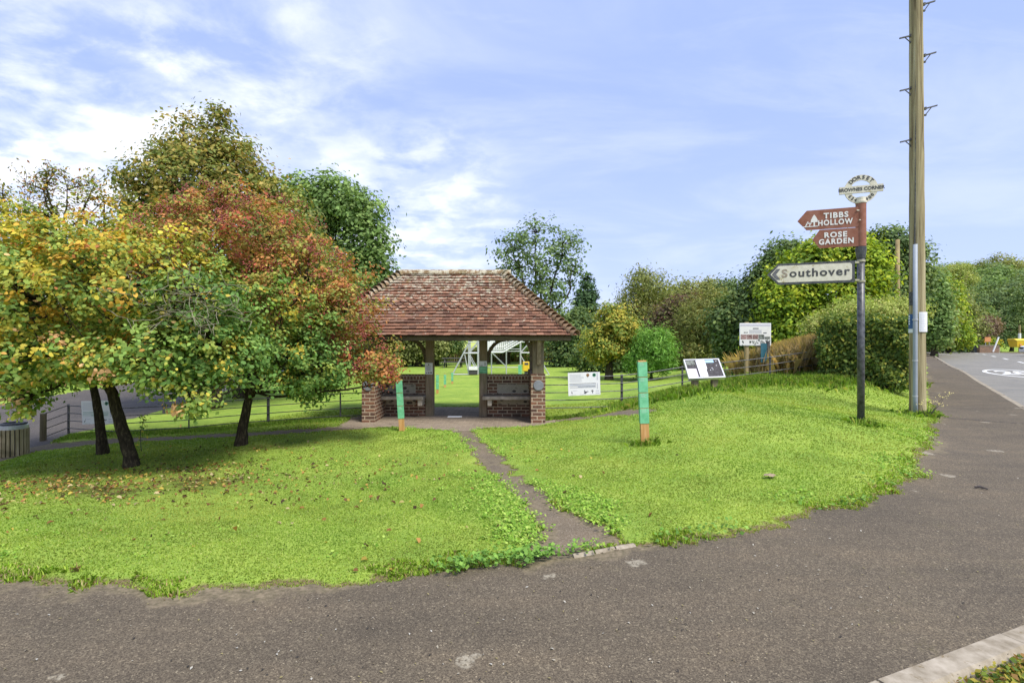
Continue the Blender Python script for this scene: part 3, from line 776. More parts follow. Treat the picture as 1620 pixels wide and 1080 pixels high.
# printed boards on the fences
def fence_board(label, px0, py0, px1, py1, px2, py2, px3, py3, Y, seed, dark_sym):
    q = [P(px0, py0, Y), P(px1, py1, Y), P(px2, py2, Y + .0), P(px3, py3, Y)]   # tl, tr, br, bl
    t = thing('fence_sign', label, 'sign', ((q[2].x + q[3].x) / 2, Y, q[3].z))
    mb = MB(); mb.prism([(v.x - q[0].x, v.z - q[0].z) for v in (q[3], q[2], q[1], q[0])], (q[0].x, Y, q[0].z), (1, 0, 0), (0, 0, 1), .012); mb.build('panel', M['white'], t)
    W = q[1].x - q[0].x; Hh = q[0].z - q[3].z; sl = (q[1].z - q[0].z) / W; sx = (q[3].x - q[0].x) / Hh
    def at(u, v): return (q[0].x + u * W + sx * v * Hh, q[0].z + sl * u * W - v * Hh)
    def strip(m, u0, u1, v0, v1):
        m.add([(x, Y - .003, z) for x, z in (at(u0, v1), at(u1, v1), at(u1, v0), at(u0, v0))], [(0, 1, 2, 3)])
    def disc(m, u, v, r):
        cx, cz = at(u, v); m.add([(cx + r * math.cos(k * math.pi / 8), Y - .003, cz + r * math.sin(k * math.pi / 8)) for k in range(16)], [tuple(range(16))])
    rs = random.Random(seed)
    m = MB()
    for k in range(7): strip(m, .05, .5 - rs.random() * .1, .08 + k * .05, .092 + k * .05)
    strip(m, .90, .935, .03, .34); strip(m, .9, .93, .48, .72)
    m.build('print', M['inkpale'], t)
    m = MB(); strip(m, .04, .87, .475, .488); strip(m, .04, .87, .585, .595); strip(m, .05, .87, .655, .662); m.build('print', M['inkgreen' if seed == 1 else 'ink'], t)
    m = MB(); strip(m, .05, .87, .53, .545); strip(m, .3, .85, .615, .63); m.build('print', M['inkblue' if seed != 1 else 'inkgreen'], t)
    m = MB(); disc(m, .82, .125, .042); m.build('emblem', M['inkgreen'], t)
    m = MB(); disc(m, .815, .125, .022); m.build('emblem', M['paper'], t)
    if seed != 1:
        m = MB(); disc(m, .62, .12, .036); strip(m, .61, .63, .16, .22); m.build('emblem', M['inkbrown'], t)
    m = MB()
    for k in range(9):
        u, v = .54 + rs.gauss(0, .028), .84 + rs.gauss(0, .05); strip(m, u - .014, u + .014, v - .02, v + .02)
    for k in range(6):
        u, v = .74 + rs.gauss(0, .022), .82 + rs.gauss(0, .04); strip(m, u - .012, u + .012, v - .018, v + .018)
    for k in range(4):
        u, v = .06 + rs.random() * .06, .78 + rs.random() * .12; strip(m, u - .012, u + .012, v - .012, v + .012)
    m.build('plant_print', M['ink'], t)
    m = MB()
    for k in range(8): u = .08 + k * .045 + (.12 if k > 3 else 0); strip(m, u, u + .022, .945, .965)
    strip(m, .14, .28, .77, .785); strip(m, .86, .96, .8, .83); strip(m, .85, .97, .9, .93); m.build('print', M['inkpale'], t)
fence_board('white printed board with a brown emblem hung on the fence just past the shelter pillar', 898.3, 589.8, 949, 588, 950, 624, 899.3, 626, 12.15, 2, True)
fence_board('white printed board with green lines on the fence behind the two leaning trunks', 128, 634.5, 177, 633, 180, 670, 130.5, 671, 12.0, 1, False)

# ------------------------------------------------------------------ green sleeved stakes
def stake(label, px, ytop, ybase, Y, lean, w, npan, group=None):
    b = P(px, ybase, Y); b.z = H(b.x, b.y); top = P(px + lean, ytop, Y)
    t = thing('wooden_stake', label, 'stake', b, group); d = top - b; ax = d.normalized()
    side = V3((0, 1, 0)).cross(ax).normalized() * -1; mb = MB(); mb.bar(b - ax * .2, top, w, w * .55, up=(0, 1, 0)); mb.build('pole', M['stake'], t)
    L_ = d.length; pl = .74 * L_ / npan
    for k in range(npan):
        s1 = L_ - .02 - k * pl; s0 = s1 - pl + .012
        mb = MB(); mb.bar(b + ax * s0, b + ax * s1, w + .012, w * .55 + .012, up=(0, 1, 0)); p = mb.build('green_panel', M['green'], t)
        mb = MB(); f = V3((0, -(w * .55 + .012) / 2 - .002, 0)); rs = random.Random(k + int(px))
        for j in range(4):
            z = s1 - .015 - j * .014; c = b + ax * z + f; u = V3((1, 0, 0)); x0 = -w * .38; x1 = w * (.05 + .3 * rs.random())
            mb.add([c + u * x0, c + u * x1, c + u * x1 + ax * .006, c + u * x0 + ax * .006], [(0, 1, 2, 3)])
        mb.build('print', M['greenl'], p)
    return t
stake('wooden stake wrapped in four green panels standing alone on the open lawn', 1020.5, 570, 703, 7.5, -5, .115, 4)
stake('green sleeved stake leaning in front of the shelter seat under the berry tree', 636, 600, 682, 10.6, -5, .105, 3)
for (px, yt, yb, Y, lab) in ((692, 591.5, 623, 19.4, 'nearest of three slim green stakes seen through the shelter opening'), (704, 591.5, 614, 22.5, 'middle of three slim green stakes seen through the shelter opening'),
                        (715.5, 588, 609, 24.5, 'farthest of three slim green stakes, by the foot of the steel frame leg'), (822.5, 576, 595, 24, 'short green stake close beside the yellow box seen over the seat wall'), (840, 571, 595, 24.2, 'taller green stake next to the oak corner post and the yellow box')):
    stake(lab, px, yt, yb, Y, 0, .085 if px < 800 else .14, 2, 'far green stakes on the park grass')
# ------------------------------------------------------------------ finger post
def finger_post():
    Y = 7.5; b = P(1362, 670, Y); bx, by = b.x, b.y; bz = H(bx, by)
    t = thing('finger_post', 'old black fingerpost with brown and white pointed arms and a cream ring on top', 'signpost', (bx, by, bz))
    px = lambda x, y: P(x, y, Y)
    zt = px(1364, 322).z; zc = px(1364, 390).z; zk = px(1364, 408).z
    mb = MB(); mb.tube([(bx, by, bz - .2), (bx, by, zk)], .048, 16); mb.build('pole', M['blackpaint'], t, smooth=True)
    for z in (px(0, 413).z, px(0, 445).z):
        mb = MB(); mb.lathe([(.049, -.014), (.056, -.014), (.056, .014), (.049, .014)], (bx, by, z), 16); mb.build('clamp', M['lich'], t)
    mb = MB(); mb.lathe([(.046, zk - .02), (.055, zk), (.07, zc - .06), (.072, zc - .02), (.06, zc - .018), (.06, zc)], (bx, by, 0), 16); mb.build('collar', M['blackpaint'], t, smooth=False)
    mb = MB(); mb.lathe([(.066, zc), (.066, zt)], (bx, by, 0), 18); mb.build('sleeve', M['brown'], t, smooth=True)
    ax = V3((.93, -.36, 0)).normalized(); up = V3((0, 0, 1)); nrm = ax.cross(up) * 1.0      # nrm faces the viewer
    if nrm.y > 0: nrm = -nrm
    O = V3((bx, by, 0)) + nrm * .052
    def finger(z0, z1, length, mat, name, tip, start=-.045, th=.018):
        h = (z1 - z0); o = O + up * z0
        poly = [(start, 0), (start, h), (-length + tip, h), (-length, h / 2), (-length + tip, 0)]
        mb = MB(); mb.prism(poly[::-1] if False else [poly[0], poly[1], poly[2], poly[3], poly[4]][::-1], o, ax, up, th)
        return mb.build(name, mat, t), o, h
    LW = O + nrm * .003
    def fit(mb, body, u0, u1, zb, size, bold, sp):
        vs, fs = text_geo(body, size, bold, sp); x0, x1 = min(v.x for v in vs), max(v.x for v in vs); y0 = min(v.y for v in vs)
        k = (u1 - u0) / (x1 - x0); mb.add([O + nrm * .005 + ax * (u0 + (v.x - x0) * k) + up * (zb + v.y - y0) for v in vs], fs)
    # TIBBS HOLLOW
    z0, z1 = px(0, 359.5).z, px(0, 328).z
    f, o, h = finger(z0, z1, .81, M['brown'], 'direction_arm', .12, .02)
    for body, u0, u1, fr in (('TIBBS', -.475, -.165, .52), ('HOLLOW', -.545, -.11, .17)):
        mb = MB(); fit(mb, body, u0, u1, z0 + h * fr, .108, .004, 1.2); mb.build('lettering', M['signwhite'], f)
    mb = MB(); c = LW + up * (z0 + h * .17) + ax * .022
    def poly(pts, m=None): (m or mb).add([c + ax * (u * .93) + up * v for u, v in pts], [tuple(range(len(pts)))])
    poly([(-.82, -.006), (-.61, -.006), (-.61, .006), (-.82, .006)]); poly([(-.672, .006), (-.652, .006), (-.652, .06), (-.672, .06)])
    poly([(-.712, .06), (-.612, .06), (-.617, .095), (-.639, .14), (-.662, .172), (-.685, .14), (-.707, .095)])
    poly([(-.79, .006), (-.775, .006), (-.75, .045), (-.74, .075), (-.755, .075), (-.77, .05)]); poly([(-.765, .04), (-.70, .04), (-.70, .054), (-.765, .054)]); poly([(-.735, .006), (-.72, .006), (-.71, .04), (-.725, .04)])
    mb.build('picnic_symbol', M['signwhite'], f)
    b3 = LW + nrm * .004
    for u, v in ((-.05, z0 + h * .82), (-.02, z0 + h * .33)): mb = MB(); mb.box(b3 + ax * u + up * v, (.035, .012, .012)); mb.build('lichen', M['cream'], f)
    # ROSE GARDEN
    z0, z1 = px(0, 390).z, px(0, 360.5).z
    f, o, h = finger(z0, z1, .615, M['brown'], 'direction_arm', .09, .02)
    for body, u0, u1, fr in (('ROSE', -.465, -.18, .54), ('GARDEN', -.535, -.10, .18)):
        mb = MB(); fit(mb, body, u0, u1, z0 + h * fr, .105, .004, 1.2); mb.build('lettering', M['signwhite'], f)
    # Southover
    z0, z1 = px(0, 446.5).z, px(0, 412).z; h = z1 - z0; L_ = 1.215; S_ = -.085
    f, o, h = finger(z0, z1, L_, M['blackpaint'], 'direction_arm', .15, S_)
    mb = MB(); i = .032; oo = O + nrm * .0025 + up * z0
    pts = [(S_ - .035, i + .02), (S_ - .035, h - i - .02), (S_ - .06, h - i), (-L_ + .155, h - i), (-L_ + .045, h / 2), (-L_ + .155, i), (S_ - .06, i)]
    mb.add([oo + ax * u + up * v for u, v in pts[::-1]], [tuple(range(len(pts)))]); mb.build('face_panel', M['cream'], f)
    cz = z0 + h * .5
    mb = MB(); fit(mb, 'outhover', -.915, -.145, cz - .052, .165, .004, 1.15); mb.build('lettering', M['letter'], f)
    mb = MB(); fit(mb, 'S', -1.02, -.94, cz - .052, .165, .004, 1); mb.build('lettering', M['rust'], f)
    mb = MB(); c = O + nrm * .005 + up * cz
    for s_ in (1, -1): mb.add([c + ax * u + up * v * s_ for u, v in ((-1.15, 0), (-1.09, .08), (-1.035, .08), (-1.095, 0))], [(0, 1, 2, 3)])
    mb.build('chevron', M['chev'], f)
    for z in (z0 + .03, z1 - .03):
        mb = MB(); mb.span(bx - .10, bx - .04, by - .03, by + .01, z - .012, z + .012); mb.build('bracket', M['lich'], t)
    # cream ring finial
    zr = px(0, 299.5).z; R1, R0 = .205, .128
    fo = V3((bx, by, 0)) + nrm * .012
    mb = MB(); n = 48
    for k in range(n):
        a0, a1 = 2 * math.pi * k / n, 2 * math.pi * (k + 1) / n
        poly = [(R0 * math.cos(a0), R0 * math.sin(a0)), (R1 * math.cos(a0), R1 * math.sin(a0)), (R1 * math.cos(a1), R1 * math.sin(a1)), (R0 * math.cos(a1), R0 * math.sin(a1))]
        mb.prism(poly, fo + up * zr, ax, up, .024)
    ring = mb.build('finial_ring', M['cream'], t)
    mb = MB(); mb.prism([(-.268, -.052), (.268, -.052), (.268, .052), (-.268, .052)], fo + nrm * .004 + up * zr, ax, up, .032); bar = mb.build('name_bar', M['cream'], t)
    mb = MB(); mb.lathe([(.07, zt - .002), (.074, zt + .01), (.074, zt + .03), (.06, zt + .035), (.06, zt + .085), (.03, zt + .09)], (bx, by, 0), 18); mb.build('finial_base', M['cream'], t)
    mb = MB(); q = fo + nrm * .007 + up * zr
    text(mb, 'BROWNES CORNER', q, ax, up, .068, .002, 1.0, .92); mb.build('lettering', M['letter'], bar)
    mb = MB(); rm = (R0 + R1) / 2; q = fo + nrm * .003 + up * zr
    def arc(s, centre, dstep, size, flip):
        for i, ch in enumerate(s):
            k = (i - (len(s) - 1) / 2) * dstep
            a = centre - k if not flip else centre + k
            text(mb, ch, q + ax * rm * math.cos(a) + up * rm * math.sin(a), ax, up, size, .0025, 1, 1, a - math.pi / 2 if not flip else a + math.pi / 2)
    for w_, c_, st_, sz_, fl_ in (('DORSET', math.pi / 2, .335, .072, False), ('624', math.pi * 1.5 - .70, .27, .06, True), ('900', math.pi * 1.5 + .70, .27, .06, True)):
        mb = MB(); arc(w_, c_, st_, sz_, fl_); mb.build('lettering', M['letter'], ring)
finger_post()

# ------------------------------------------------------------------ telegraph pole
def pole():
    Y = 9.7; b = P(1452, 655, Y); bx, by = b.x, b.y; bz = H(bx, by)
    t = thing('telegraph_pole', 'tall cracked timber pole with climbing steps and a grey cable pipe at the pavement edge', 'pole', (bx, by, bz))
    top = 9.2; lean = P(1449, 0, Y).x - bx
    mb = MB(); n = 30; pts = []; rad = []
    for i in range(n + 1):
        u = i / n; pts.append((bx + lean * u * top / 7.9, by, bz - .3 + u * (top + .3))); rad.append(.132 - .034 * u + .0025 * math.sin(i * 2.1))
    mb.tube(pts, rad, 26); mb.build('shaft', M['pole'], t, smooth=True)
    # grey conduit up to y=390
    z1 = P(0, 388, Y).z; mb = MB(); cx = bx - .122; cy = by - .098
    mb.tube([(cx + .012, cy, bz - .05), (cx, cy, bz + .3), (cx + .002, cy + .004, bz + 1.5), (cx + .006, cy + .008, z1)], .036, 12); mb.build('cable_pipe', M['conduit'], t, smooth=True)
    for z in (bz + .35, bz + 1.0, bz + 1.75):
        mb = MB(); mb.lathe([(.037, -.012), (.043, -.012), (.043, .012), (.037, .012)], (cx, cy + .003, z), 12); mb.build('pipe_clip', M['steel'], t)
    mb = MB(); mb.tube([(cx + .006, cy + .02, z1), (cx + .02, cy + .025, z1 + 1.2), (cx + .03, cy + .03, z1 + 4.5)], .010, 6); mb.build('cable', M['iron'], t)
    vd = V3((bx, by, 0)).normalized(); rt = V3((vd.y, -vd.x, 0)); ctr = V3((bx, by, 0))
    def wrap(mb, t0, t1, py0, py1, R, n=5):
        za, zb = P(0, py1, Y).z, P(0, py0, Y).z; vs = []
        for i in range(n + 1):
            q = t0 + (t1 - t0) * i / n; p = ctr + rt * q - vd * math.sqrt(max(R * R - q * q, 0)); vs += [(p.x, p.y, za), (p.x, p.y, zb)]
        mb.add(vs, [(2 * i, 2 * i + 2, 2 * i + 3, 2 * i + 1) for i in range(n)])
    mb = MB(); wrap(mb, -.132, -.062, 462, 483, .140); mb.build('name_plate', M['iron'], t)
    def step(px0, py0, px1, py1):
        a, c = P(px0, py0, Y), P(px1, py1, Y); mb = MB()
        mb.bar(a, c, .028, .022); mb.tube([c.lerp(a, .45), (a.x, a.y, a.z - .12)], .009, 6); mb.box(a, (.03, .04, .05)); mb.box((a.x, a.y, a.z - .12), (.03, .03, .03))
        mb.build('climbing_step', M['stepiron'], t)
    for y in (7, 88, 172): step(1462 + (y / 172) * 1.8, y, 1479 + y * .02, y - 5)
    for y in (57, 140, 221): step(1440 + y * .006, y, 1423 + y * .006, y + 4)
    step(1461, -72, 1477, -76); step(1439, -25, 1422, -21)
    pc = ctr + rt * .06 - vd * .12
    pn = thing('paper_notice', 'white paper notice pinned to the timber pole beside its grey pipe', 'notice', (pc.x, pc.y, P(0, 525, Y).z))
    mb = MB(); wrap(mb, .018, .137, 494, 525, .1405); mb.build('paper', M['paper'], pn)
    mb = MB()
    for k in range(9): wrap(mb, .032, .118 - (k * 37 % 5) * .006, 497.5 + k * 3, 498.1 + k * 3, .142, 3)
    mb.build('print', M['inkpale'], pn)
    pc = ctr - rt * .10 - vd * .09
    bn = thing('blue_notice', 'narrow navy blue notice with white marks wrapped on the timber pole', 'notice', (pc.x, pc.y, P(0, 526, Y).z))
    mb = MB(); wrap(mb, -.139, -.066, 497, 520, .1405); mb.build('paper', M['navy'], bn)
    mb = MB(); wrap(mb, -.139, -.066, 520.2, 526.3, .1405)
    for y in (499, 503, 507, 511): wrap(mb, -.135, -.115, y, y + 2.4, .142, 2)
    mb.build('print', M['paper'], bn)
pole()

# ------------------------------------------------------------------ tilted notice board and the tall information board
def lectern():
    Y = 10.8; t0 = P(1117, 618, Y); z = H(t0.x, t0.y)
    t = thing('notice_board', 'tilted notice board with pinned papers on two stout legs by the fence', 'notice board', (t0.x, Y, z))
    tl, tr, br, bl = P(1081, 568.5, Y + .22), P(1137, 567, Y + .22), P(1148, 596.5, Y - .22), P(1090, 599, Y - .22)
    ux = (br - bl).normalized(); uy = ((tl - bl) - ux * (tl - bl).dot(ux)).normalized(); n = ux.cross(uy)
    def quad(mb, u0, u1, v0, v1, lift):
        f = lambda u, v: (bl.lerp(br, u)).lerp(tl.lerp(tr, u), v) + n * lift
        mb.add([f(u0, v0), f(u1, v0), f(u1, v1), f(u0, v1)], [(0, 1, 2, 3)])
    def slab(mb, u0, u1, v0, v1, l0, l1):
        f = lambda u, v, l: (bl.lerp(br, u)).lerp(tl.lerp(tr, u), v) + n * l
        a = [f(u0, v0, l1), f(u1, v0, l1), f(u1, v1, l1), f(u0, v1, l1)]; b = [f(u0, v0, l0), f(u1, v0, l0), f(u1, v1, l0), f(u0, v1, l0)]
        mb.add(a + b, [(0, 1, 2, 3), (7, 6, 5, 4), (0, 4, 5, 1), (1, 5, 6, 2), (2, 6, 7, 3), (3, 7, 4, 0)])
    mb = MB(); slab(mb, .03, .97, .05, .95, -.05, -.004); bd = mb.build('board', M['felt'], t)
    mb = MB(); slab(mb, 0, 1, 0, .055, -.055, .006); slab(mb, 0, 1, .955, 1, -.055, .006); slab(mb, 0, .035, .055, .955, -.055, .006); slab(mb, .965, 1, .055, .955, -.055, .006); mb.build('frame', M['alu'], t)
    for mat, u0, u1, v0, v1 in (('photog', .05, .28, .70, .93), ('paper', .33, .58, .46, .94), ('paperblue', .585, .82, .79, .93), ('paperpink', .04, .28, .07, .50), ('paper', .33, .55, .09, .45)):
        mb = MB(); slab(mb, u0, u1, v0, v1, -.003, .003); p = mb.build('pinned_paper', M[mat], bd)
        if mat == 'paper':
            mb = MB()
            for k in range(5): v = v0 + .06 + k * (v1 - v0) * .12; quad(mb, u0 + .03, u1 - .04, v, v + .015, .0045)
            mb.build('print', M['inkpale'], p)
    mb = MB()
    for u, v in ((.66, .40), (.72, .50), (.73, .42), (.86, .62), (.89, .86)): slab(mb, u - .012, u + .012, v - .012, v + .012, -.003, .006)
    mb.build('pin', M['paper'], bd)
    for px in (1097, 1127.5):
        b = P(px, 618, Y); zz = H(b.x, Y); mb = MB(); mb.bar((b.x, Y - .08, zz - .2), (b.x, Y - .08, P(0, 599.5, Y).z), .115, .13, up=(0, 1, 0)); mb.bar((b.x + .03, Y - .05, P(0, 603, Y).z), (b.x + .09, Y + .06, P(0, 590, Y).z), .09, .12, up=(0, 1, 0)); mb.build('leg', M['oldpost'] if False else M['oak'], t, bevel=.01)
lectern()
def info_board():
    Y = 14.0; b0 = P(1195, 590, Y); z = H(b0.x, Y)
    t = thing('information_board', 'tall information board with pictures on two timber posts by the straw coloured bank', 'information board', (b0.x, Y, z))
    for px in (1182.5, 1201, ): 
        x = P(px, 0, Y).x; mb = MB(); mb.span(x - .05, x + .05, Y + .016, Y + .11, H(x, Y) - .2, P(0, 509.5, Y).z); mb.build('post', M['postw'], t, bevel=.008)
    a, b = P(1170, 511, Y), P(1219.5, 546.5, Y)
    mb = MB(); mb.span(a.x, b.x, Y - .012, Y + .012, b.z, a.z); fr = mb.build('frame', M['white'], t, bevel=.004)
    W, Hh = b.x - a.x, a.z - b.z
    def st(u0, u1, v0, v1, mat, name, lift=.016):
        m = MB(); m.span(a.x + u0 * W, a.x + u1 * W, Y - lift, Y - lift + .003, a.z - v1 * Hh, a.z - v0 * Hh); return m.build(name, M[mat], fr)
    st(.025, .975, .04, .96, 'signwhite', 'panel', .0145); st(.025, .975, .04, .14, 'inkpale', 'heading')
    for k in range(4): st(.03 + k * .19, .21 + k * .19, .51, .72, 'photo' if k < 3 else 'photog', 'picture', .017)
    st(.79, .97, .60, .72, 'photog', 'picture', .017)
    m = MB(); rs = random.Random(4)
    for k in range(36):
        u = .3 + rs.random() * .66; v = .80 + rs.random() * .14 - (.05 if u > .5 else 0); s = .012 + rs.random() * .018
        m.span(a.x + (u - s) * W, a.x + (u + s) * W, Y - .018, Y - .016, a.z - (v + s) * Hh, a.z - (v - s) * Hh)
    for k in range(6): u, v = .09 + rs.gauss(0, .018), .84 + rs.gauss(0, .04); m.span(a.x + (u - .015) * W, a.x + (u + .015) * W, Y - .018, Y - .016, a.z - (v + .02) * Hh, a.z - (v - .02) * Hh)
    m.build('plant_print', M['photog'], fr)
    m = MB()
    for u0, u1, v in ((.42, .60, .22), (.13, .19, .40), (.21, .25, .40), (.75, .86, .42)): m.span(a.x + u0 * W, a.x + u1 * W, Y - .018, Y - .016, a.z - (v + .035) * Hh, a.z - v * Hh)
    m.build('print', M['ink'], fr)
    m = MB()
    for k in range(5): m.span(a.x + .3 * W, a.x + .7 * W, Y - .018, Y - .016, a.z - (.30 + k * .035) * Hh, a.z - (.312 + k * .035) * Hh + 0); 
    m.build('print', M['inkpale'], fr)
    x = P(1210.5, 0, Y - .3).x; x2 = P(1212.5, 0, Y).x
    tt = thing('teal_sign', 'narrow teal sheet on a dark post under the tall information board', 'sign', (x2, Y - .1, H(x2, Y)))
    mb = MB(); mb.span(x2 - .035, x2 + .035, Y - .12, Y - .05, H(x2, Y) - .2, P(0, 540, Y).z); mb.build('post', M['iron'], tt)
    a, b = P(1203.5, 543, Y - .14), P(1213, 573, Y - .14); mb = MB(); mb.span(a.x, b.x, Y - .15, Y - .125, b.z, a.z); mb.build('panel', M['teal'], tt)
info_board()

# ------------------------------------------------------------------ litter bin
def bin_():
    Y = 11.0; c = P(21, 720, Y); z = H(c.x, c.y); r = .245
    t = thing('litter_bin', 'round slatted timber litter bin with a grey metal rim on the grass', 'litter bin', (c.x, Y, z))
    hs = .56
    for k in range(22):
        a = 2 * math.pi * k / 22; mb = MB(); ca, sa = math.cos(a), math.sin(a)
        R = Matrix.Rotation(a, 3, 'Z'); mb.box((c.x + r * ca, Y + r * sa, z + hs / 2), (.02, .052, hs), R); mb.build('slat', M['binslat'], t)
    mb = MB(); mb.lathe([(.0, z + .03), (.215, z + .03), (.215, z + hs - .02)], (c.x, Y, 0), 24); mb.build('liner', M['iron'], t)
    mb = MB(); mb.lathe([(.236, z + hs - .01), (.246, z + hs), (.246, z + hs + .075), (.225, z + hs + .085), (.215, z + hs + .02)], (c.x, Y, 0), 28); mb.build('rim', M['alu'], t, smooth=False)
    mb = MB(); mb.lathe([(.225, z + hs + .085), (.23, z + hs + .115), (.17, z + hs + .13), (.16, z + hs + .10)], (c.x, Y, 0), 28); mb.build('lid', M['iron'], t, smooth=True)
bin_()

# ------------------------------------------------------------------ white steel frame in the park
def steel():
    Y = 30.0; o = P(770, 592, Y); z0 = H(o.x, Y) 
    t = thing('steel_frame', 'white tubular steel play frame with two towers and a slatted arch beyond the shelter', 'climbing frame', (o.x, Y, z0))
    X = lambda px: P(px, 0, Y).x; Z = lambda py: P(0, py, Y).z
    def T(mb, p, q, r=.045, dy=0, dy2=None): mb.tube([(X(p[0]), Y + dy, Z(p[1])), (X(q[0]), Y + (dy if dy2 is None else dy2), Z(q[1]))], r * .72, 6)
    def tower(x0, x1, ztop):
        mb = MB()
        for dy in (0, 1.0):
            for x in (x0, x1): T(mb, (x, 592), (x, ztop), .06, dy)
            for y in (558, 541, ztop): T(mb, (x0, y), (x1, y), .04, dy)
            T(mb, (x0, 558), (x1, 540), .035, dy); T(mb, (x0, 562), (x1, 590), .035, dy); T(mb, (x0, 520), (x1, 505), .035, dy)
        for x in (x0, x1):
            for y in (558, 541, ztop): T(mb, (x, y), (x, y), .04, 0, 1.0) if False else mb.tube([(X(x), Y, Z(y)), (X(x), Y + 1.0, Z(y))], .035, 6)
        mb.build('tower', M['steel'], t)
    tower(741.5, 756, 490); tower(823.5, 840, 490)
    mb = MB(); T(mb, (716, 592), (741.5, 543), .06); T(mb, (735, 560), (741, 590), .04); T(mb, (716, 592), (757, 592), .05); T(mb, (733, 558.5), (757, 558.5), .06); mb.build('leg', M['steel'], t)
    mb = MB(); T(mb, (869, 593), (840, 543), .05); T(mb, (869, 593), (840, 593), .05); mb.build('leg', M['steel'], t)
    mb = MB(); mb.span(X(742.5), X(755), Y - .1, Y + .7, Z(592), Z(585)); mb.build('storage_box', M['felt'], t)
    mb = MB(); mb.span(X(742), X(755.5), Y - .14, Y + .74, Z(585), Z(580.5)); mb.build('box_lid', M['white'], t)
    mb = MB()
    for x in (777.5, 801): T(mb, (x, 592), (x, 556), .05)
    T(mb, (777.5, 557), (801, 580), .04); T(mb, (757, 581), (823, 581), .035); T(mb, (768, 555.5), (823, 555.5), .035); T(mb, (768, 552), (823, 552), .03); T(mb, (757, 558), (768, 555.5), .03)
    mb.build('walkway', M['steel'], t)
    for lane, dy in ((0, -.5), (1, .3), (2, 1.1)):
        n = 17; mb = MB()
        for i in range(n + 1):
            u = i / n; px = 772 + u * 53; pt = 540 - 12 * math.sin(u * math.pi * .6) - lane * 2; pb = 557 - 22 * max(0, u - .45) * 1.4 - lane * 4
            T(mb, (px, pt), (px + .6, pb), .032, dy)
        for i in range(n):
            u, v = i / n, (i + 1) / n; q = lambda w: (772 + w * 53, 557 - 22 * max(0, w - .45) * 1.4 - lane * 4)
            T(mb, q(u), q(v), .05, dy)
        mb.build('slatted_arch', M['white'], t)
steel()
def yellow_box():
    Y = 25; a, b = P(827, 572, Y), P(837.5, 590, Y); x = (a.x + b.x) / 2; z = H(x, Y); t = thing('yellow_box', 'bright yellow dispenser box on a post between two green stakes', 'box', (x, Y, z))
    mb = MB(); mb.span(a.x, b.x, Y - .12, Y + .12, P(0, 587, Y).z, a.z); mb.build('case', M['yellow'], t, bevel=.03)
    mb = MB(); mb.span(a.x + .08, b.x - .05, Y - .125, Y - .11, P(0, 577, Y).z, P(0, 573.5, Y).z); mb.build('slot', M['ink'], t)
    mb = MB(); mb.span(x - .08, x + .1, Y - .08, Y + .06, z - .1, P(0, 587, Y).z); mb.build('post', M['iron'], t)
yellow_box()
def picnic(label, px, py, Y):
    c = P(px, py, Y); z = H(c.x, Y); t = thing('picnic_table', label, 'picnic table', (c.x, Y, z), 'picnic tables on the park grass')
    def B(name, *a):
        m = MB(); m.span(*a); m.build(name, M['table'], t)
    x = c.x; B('top', x - .85, x + .85, Y - .36, Y + .36, z + .70, z + .76); B('bench', x - .85, x + .85, Y - .82, Y - .55, z + .42, z + .47); B('bench', x - .85, x + .85, Y + .55, Y + .82, z + .42, z + .47)
    for s in (-.6, .6):
        m = MB(); m.bar((x + s, Y - .7, z), (x + s, Y - .2, z + .7), .09, .05); m.bar((x + s, Y + .7, z), (x + s, Y + .2, z + .7), .09, .05); m.bar((x + s, Y - .8, z + .40), (x + s, Y + .8, z + .40), .09, .05, up=(0, 0, 1)); m.build('leg', M['table'], t)
picnic('dark picnic table on the grass beside the sloping leg of the white steel frame', 717, 588, 40)
picnic('dark picnic table half hidden past the corner post of the shelter', 868, 586, 40)
def cabinet():
    Y = 33; a, b = P(437, 587, Y), P(451, 600, Y); x = (a.x + b.x) / 2; z = H(x, Y); t = thing('utility_cabinet', 'small grey utility cabinet on the grass under the far trees', 'cabinet', (x, Y, z)); mb = MB(); mb.span(a.x, b.x, Y, Y + .35, z - .05, a.z); mb.build('case', M['conduit'], t, bevel=.02)
    mb = MB(); mb.span(a.x + .03, b.x - .03, Y - .012, Y + .002, z + .06, a.z - .04); mb.build('door', M['conduit'], t); mb = MB(); mb.span(a.x - .02, b.x + .02, Y - .02, Y + .37, a.z, a.z + .03); mb.build('lid', M['steel'], t)
cabinet()

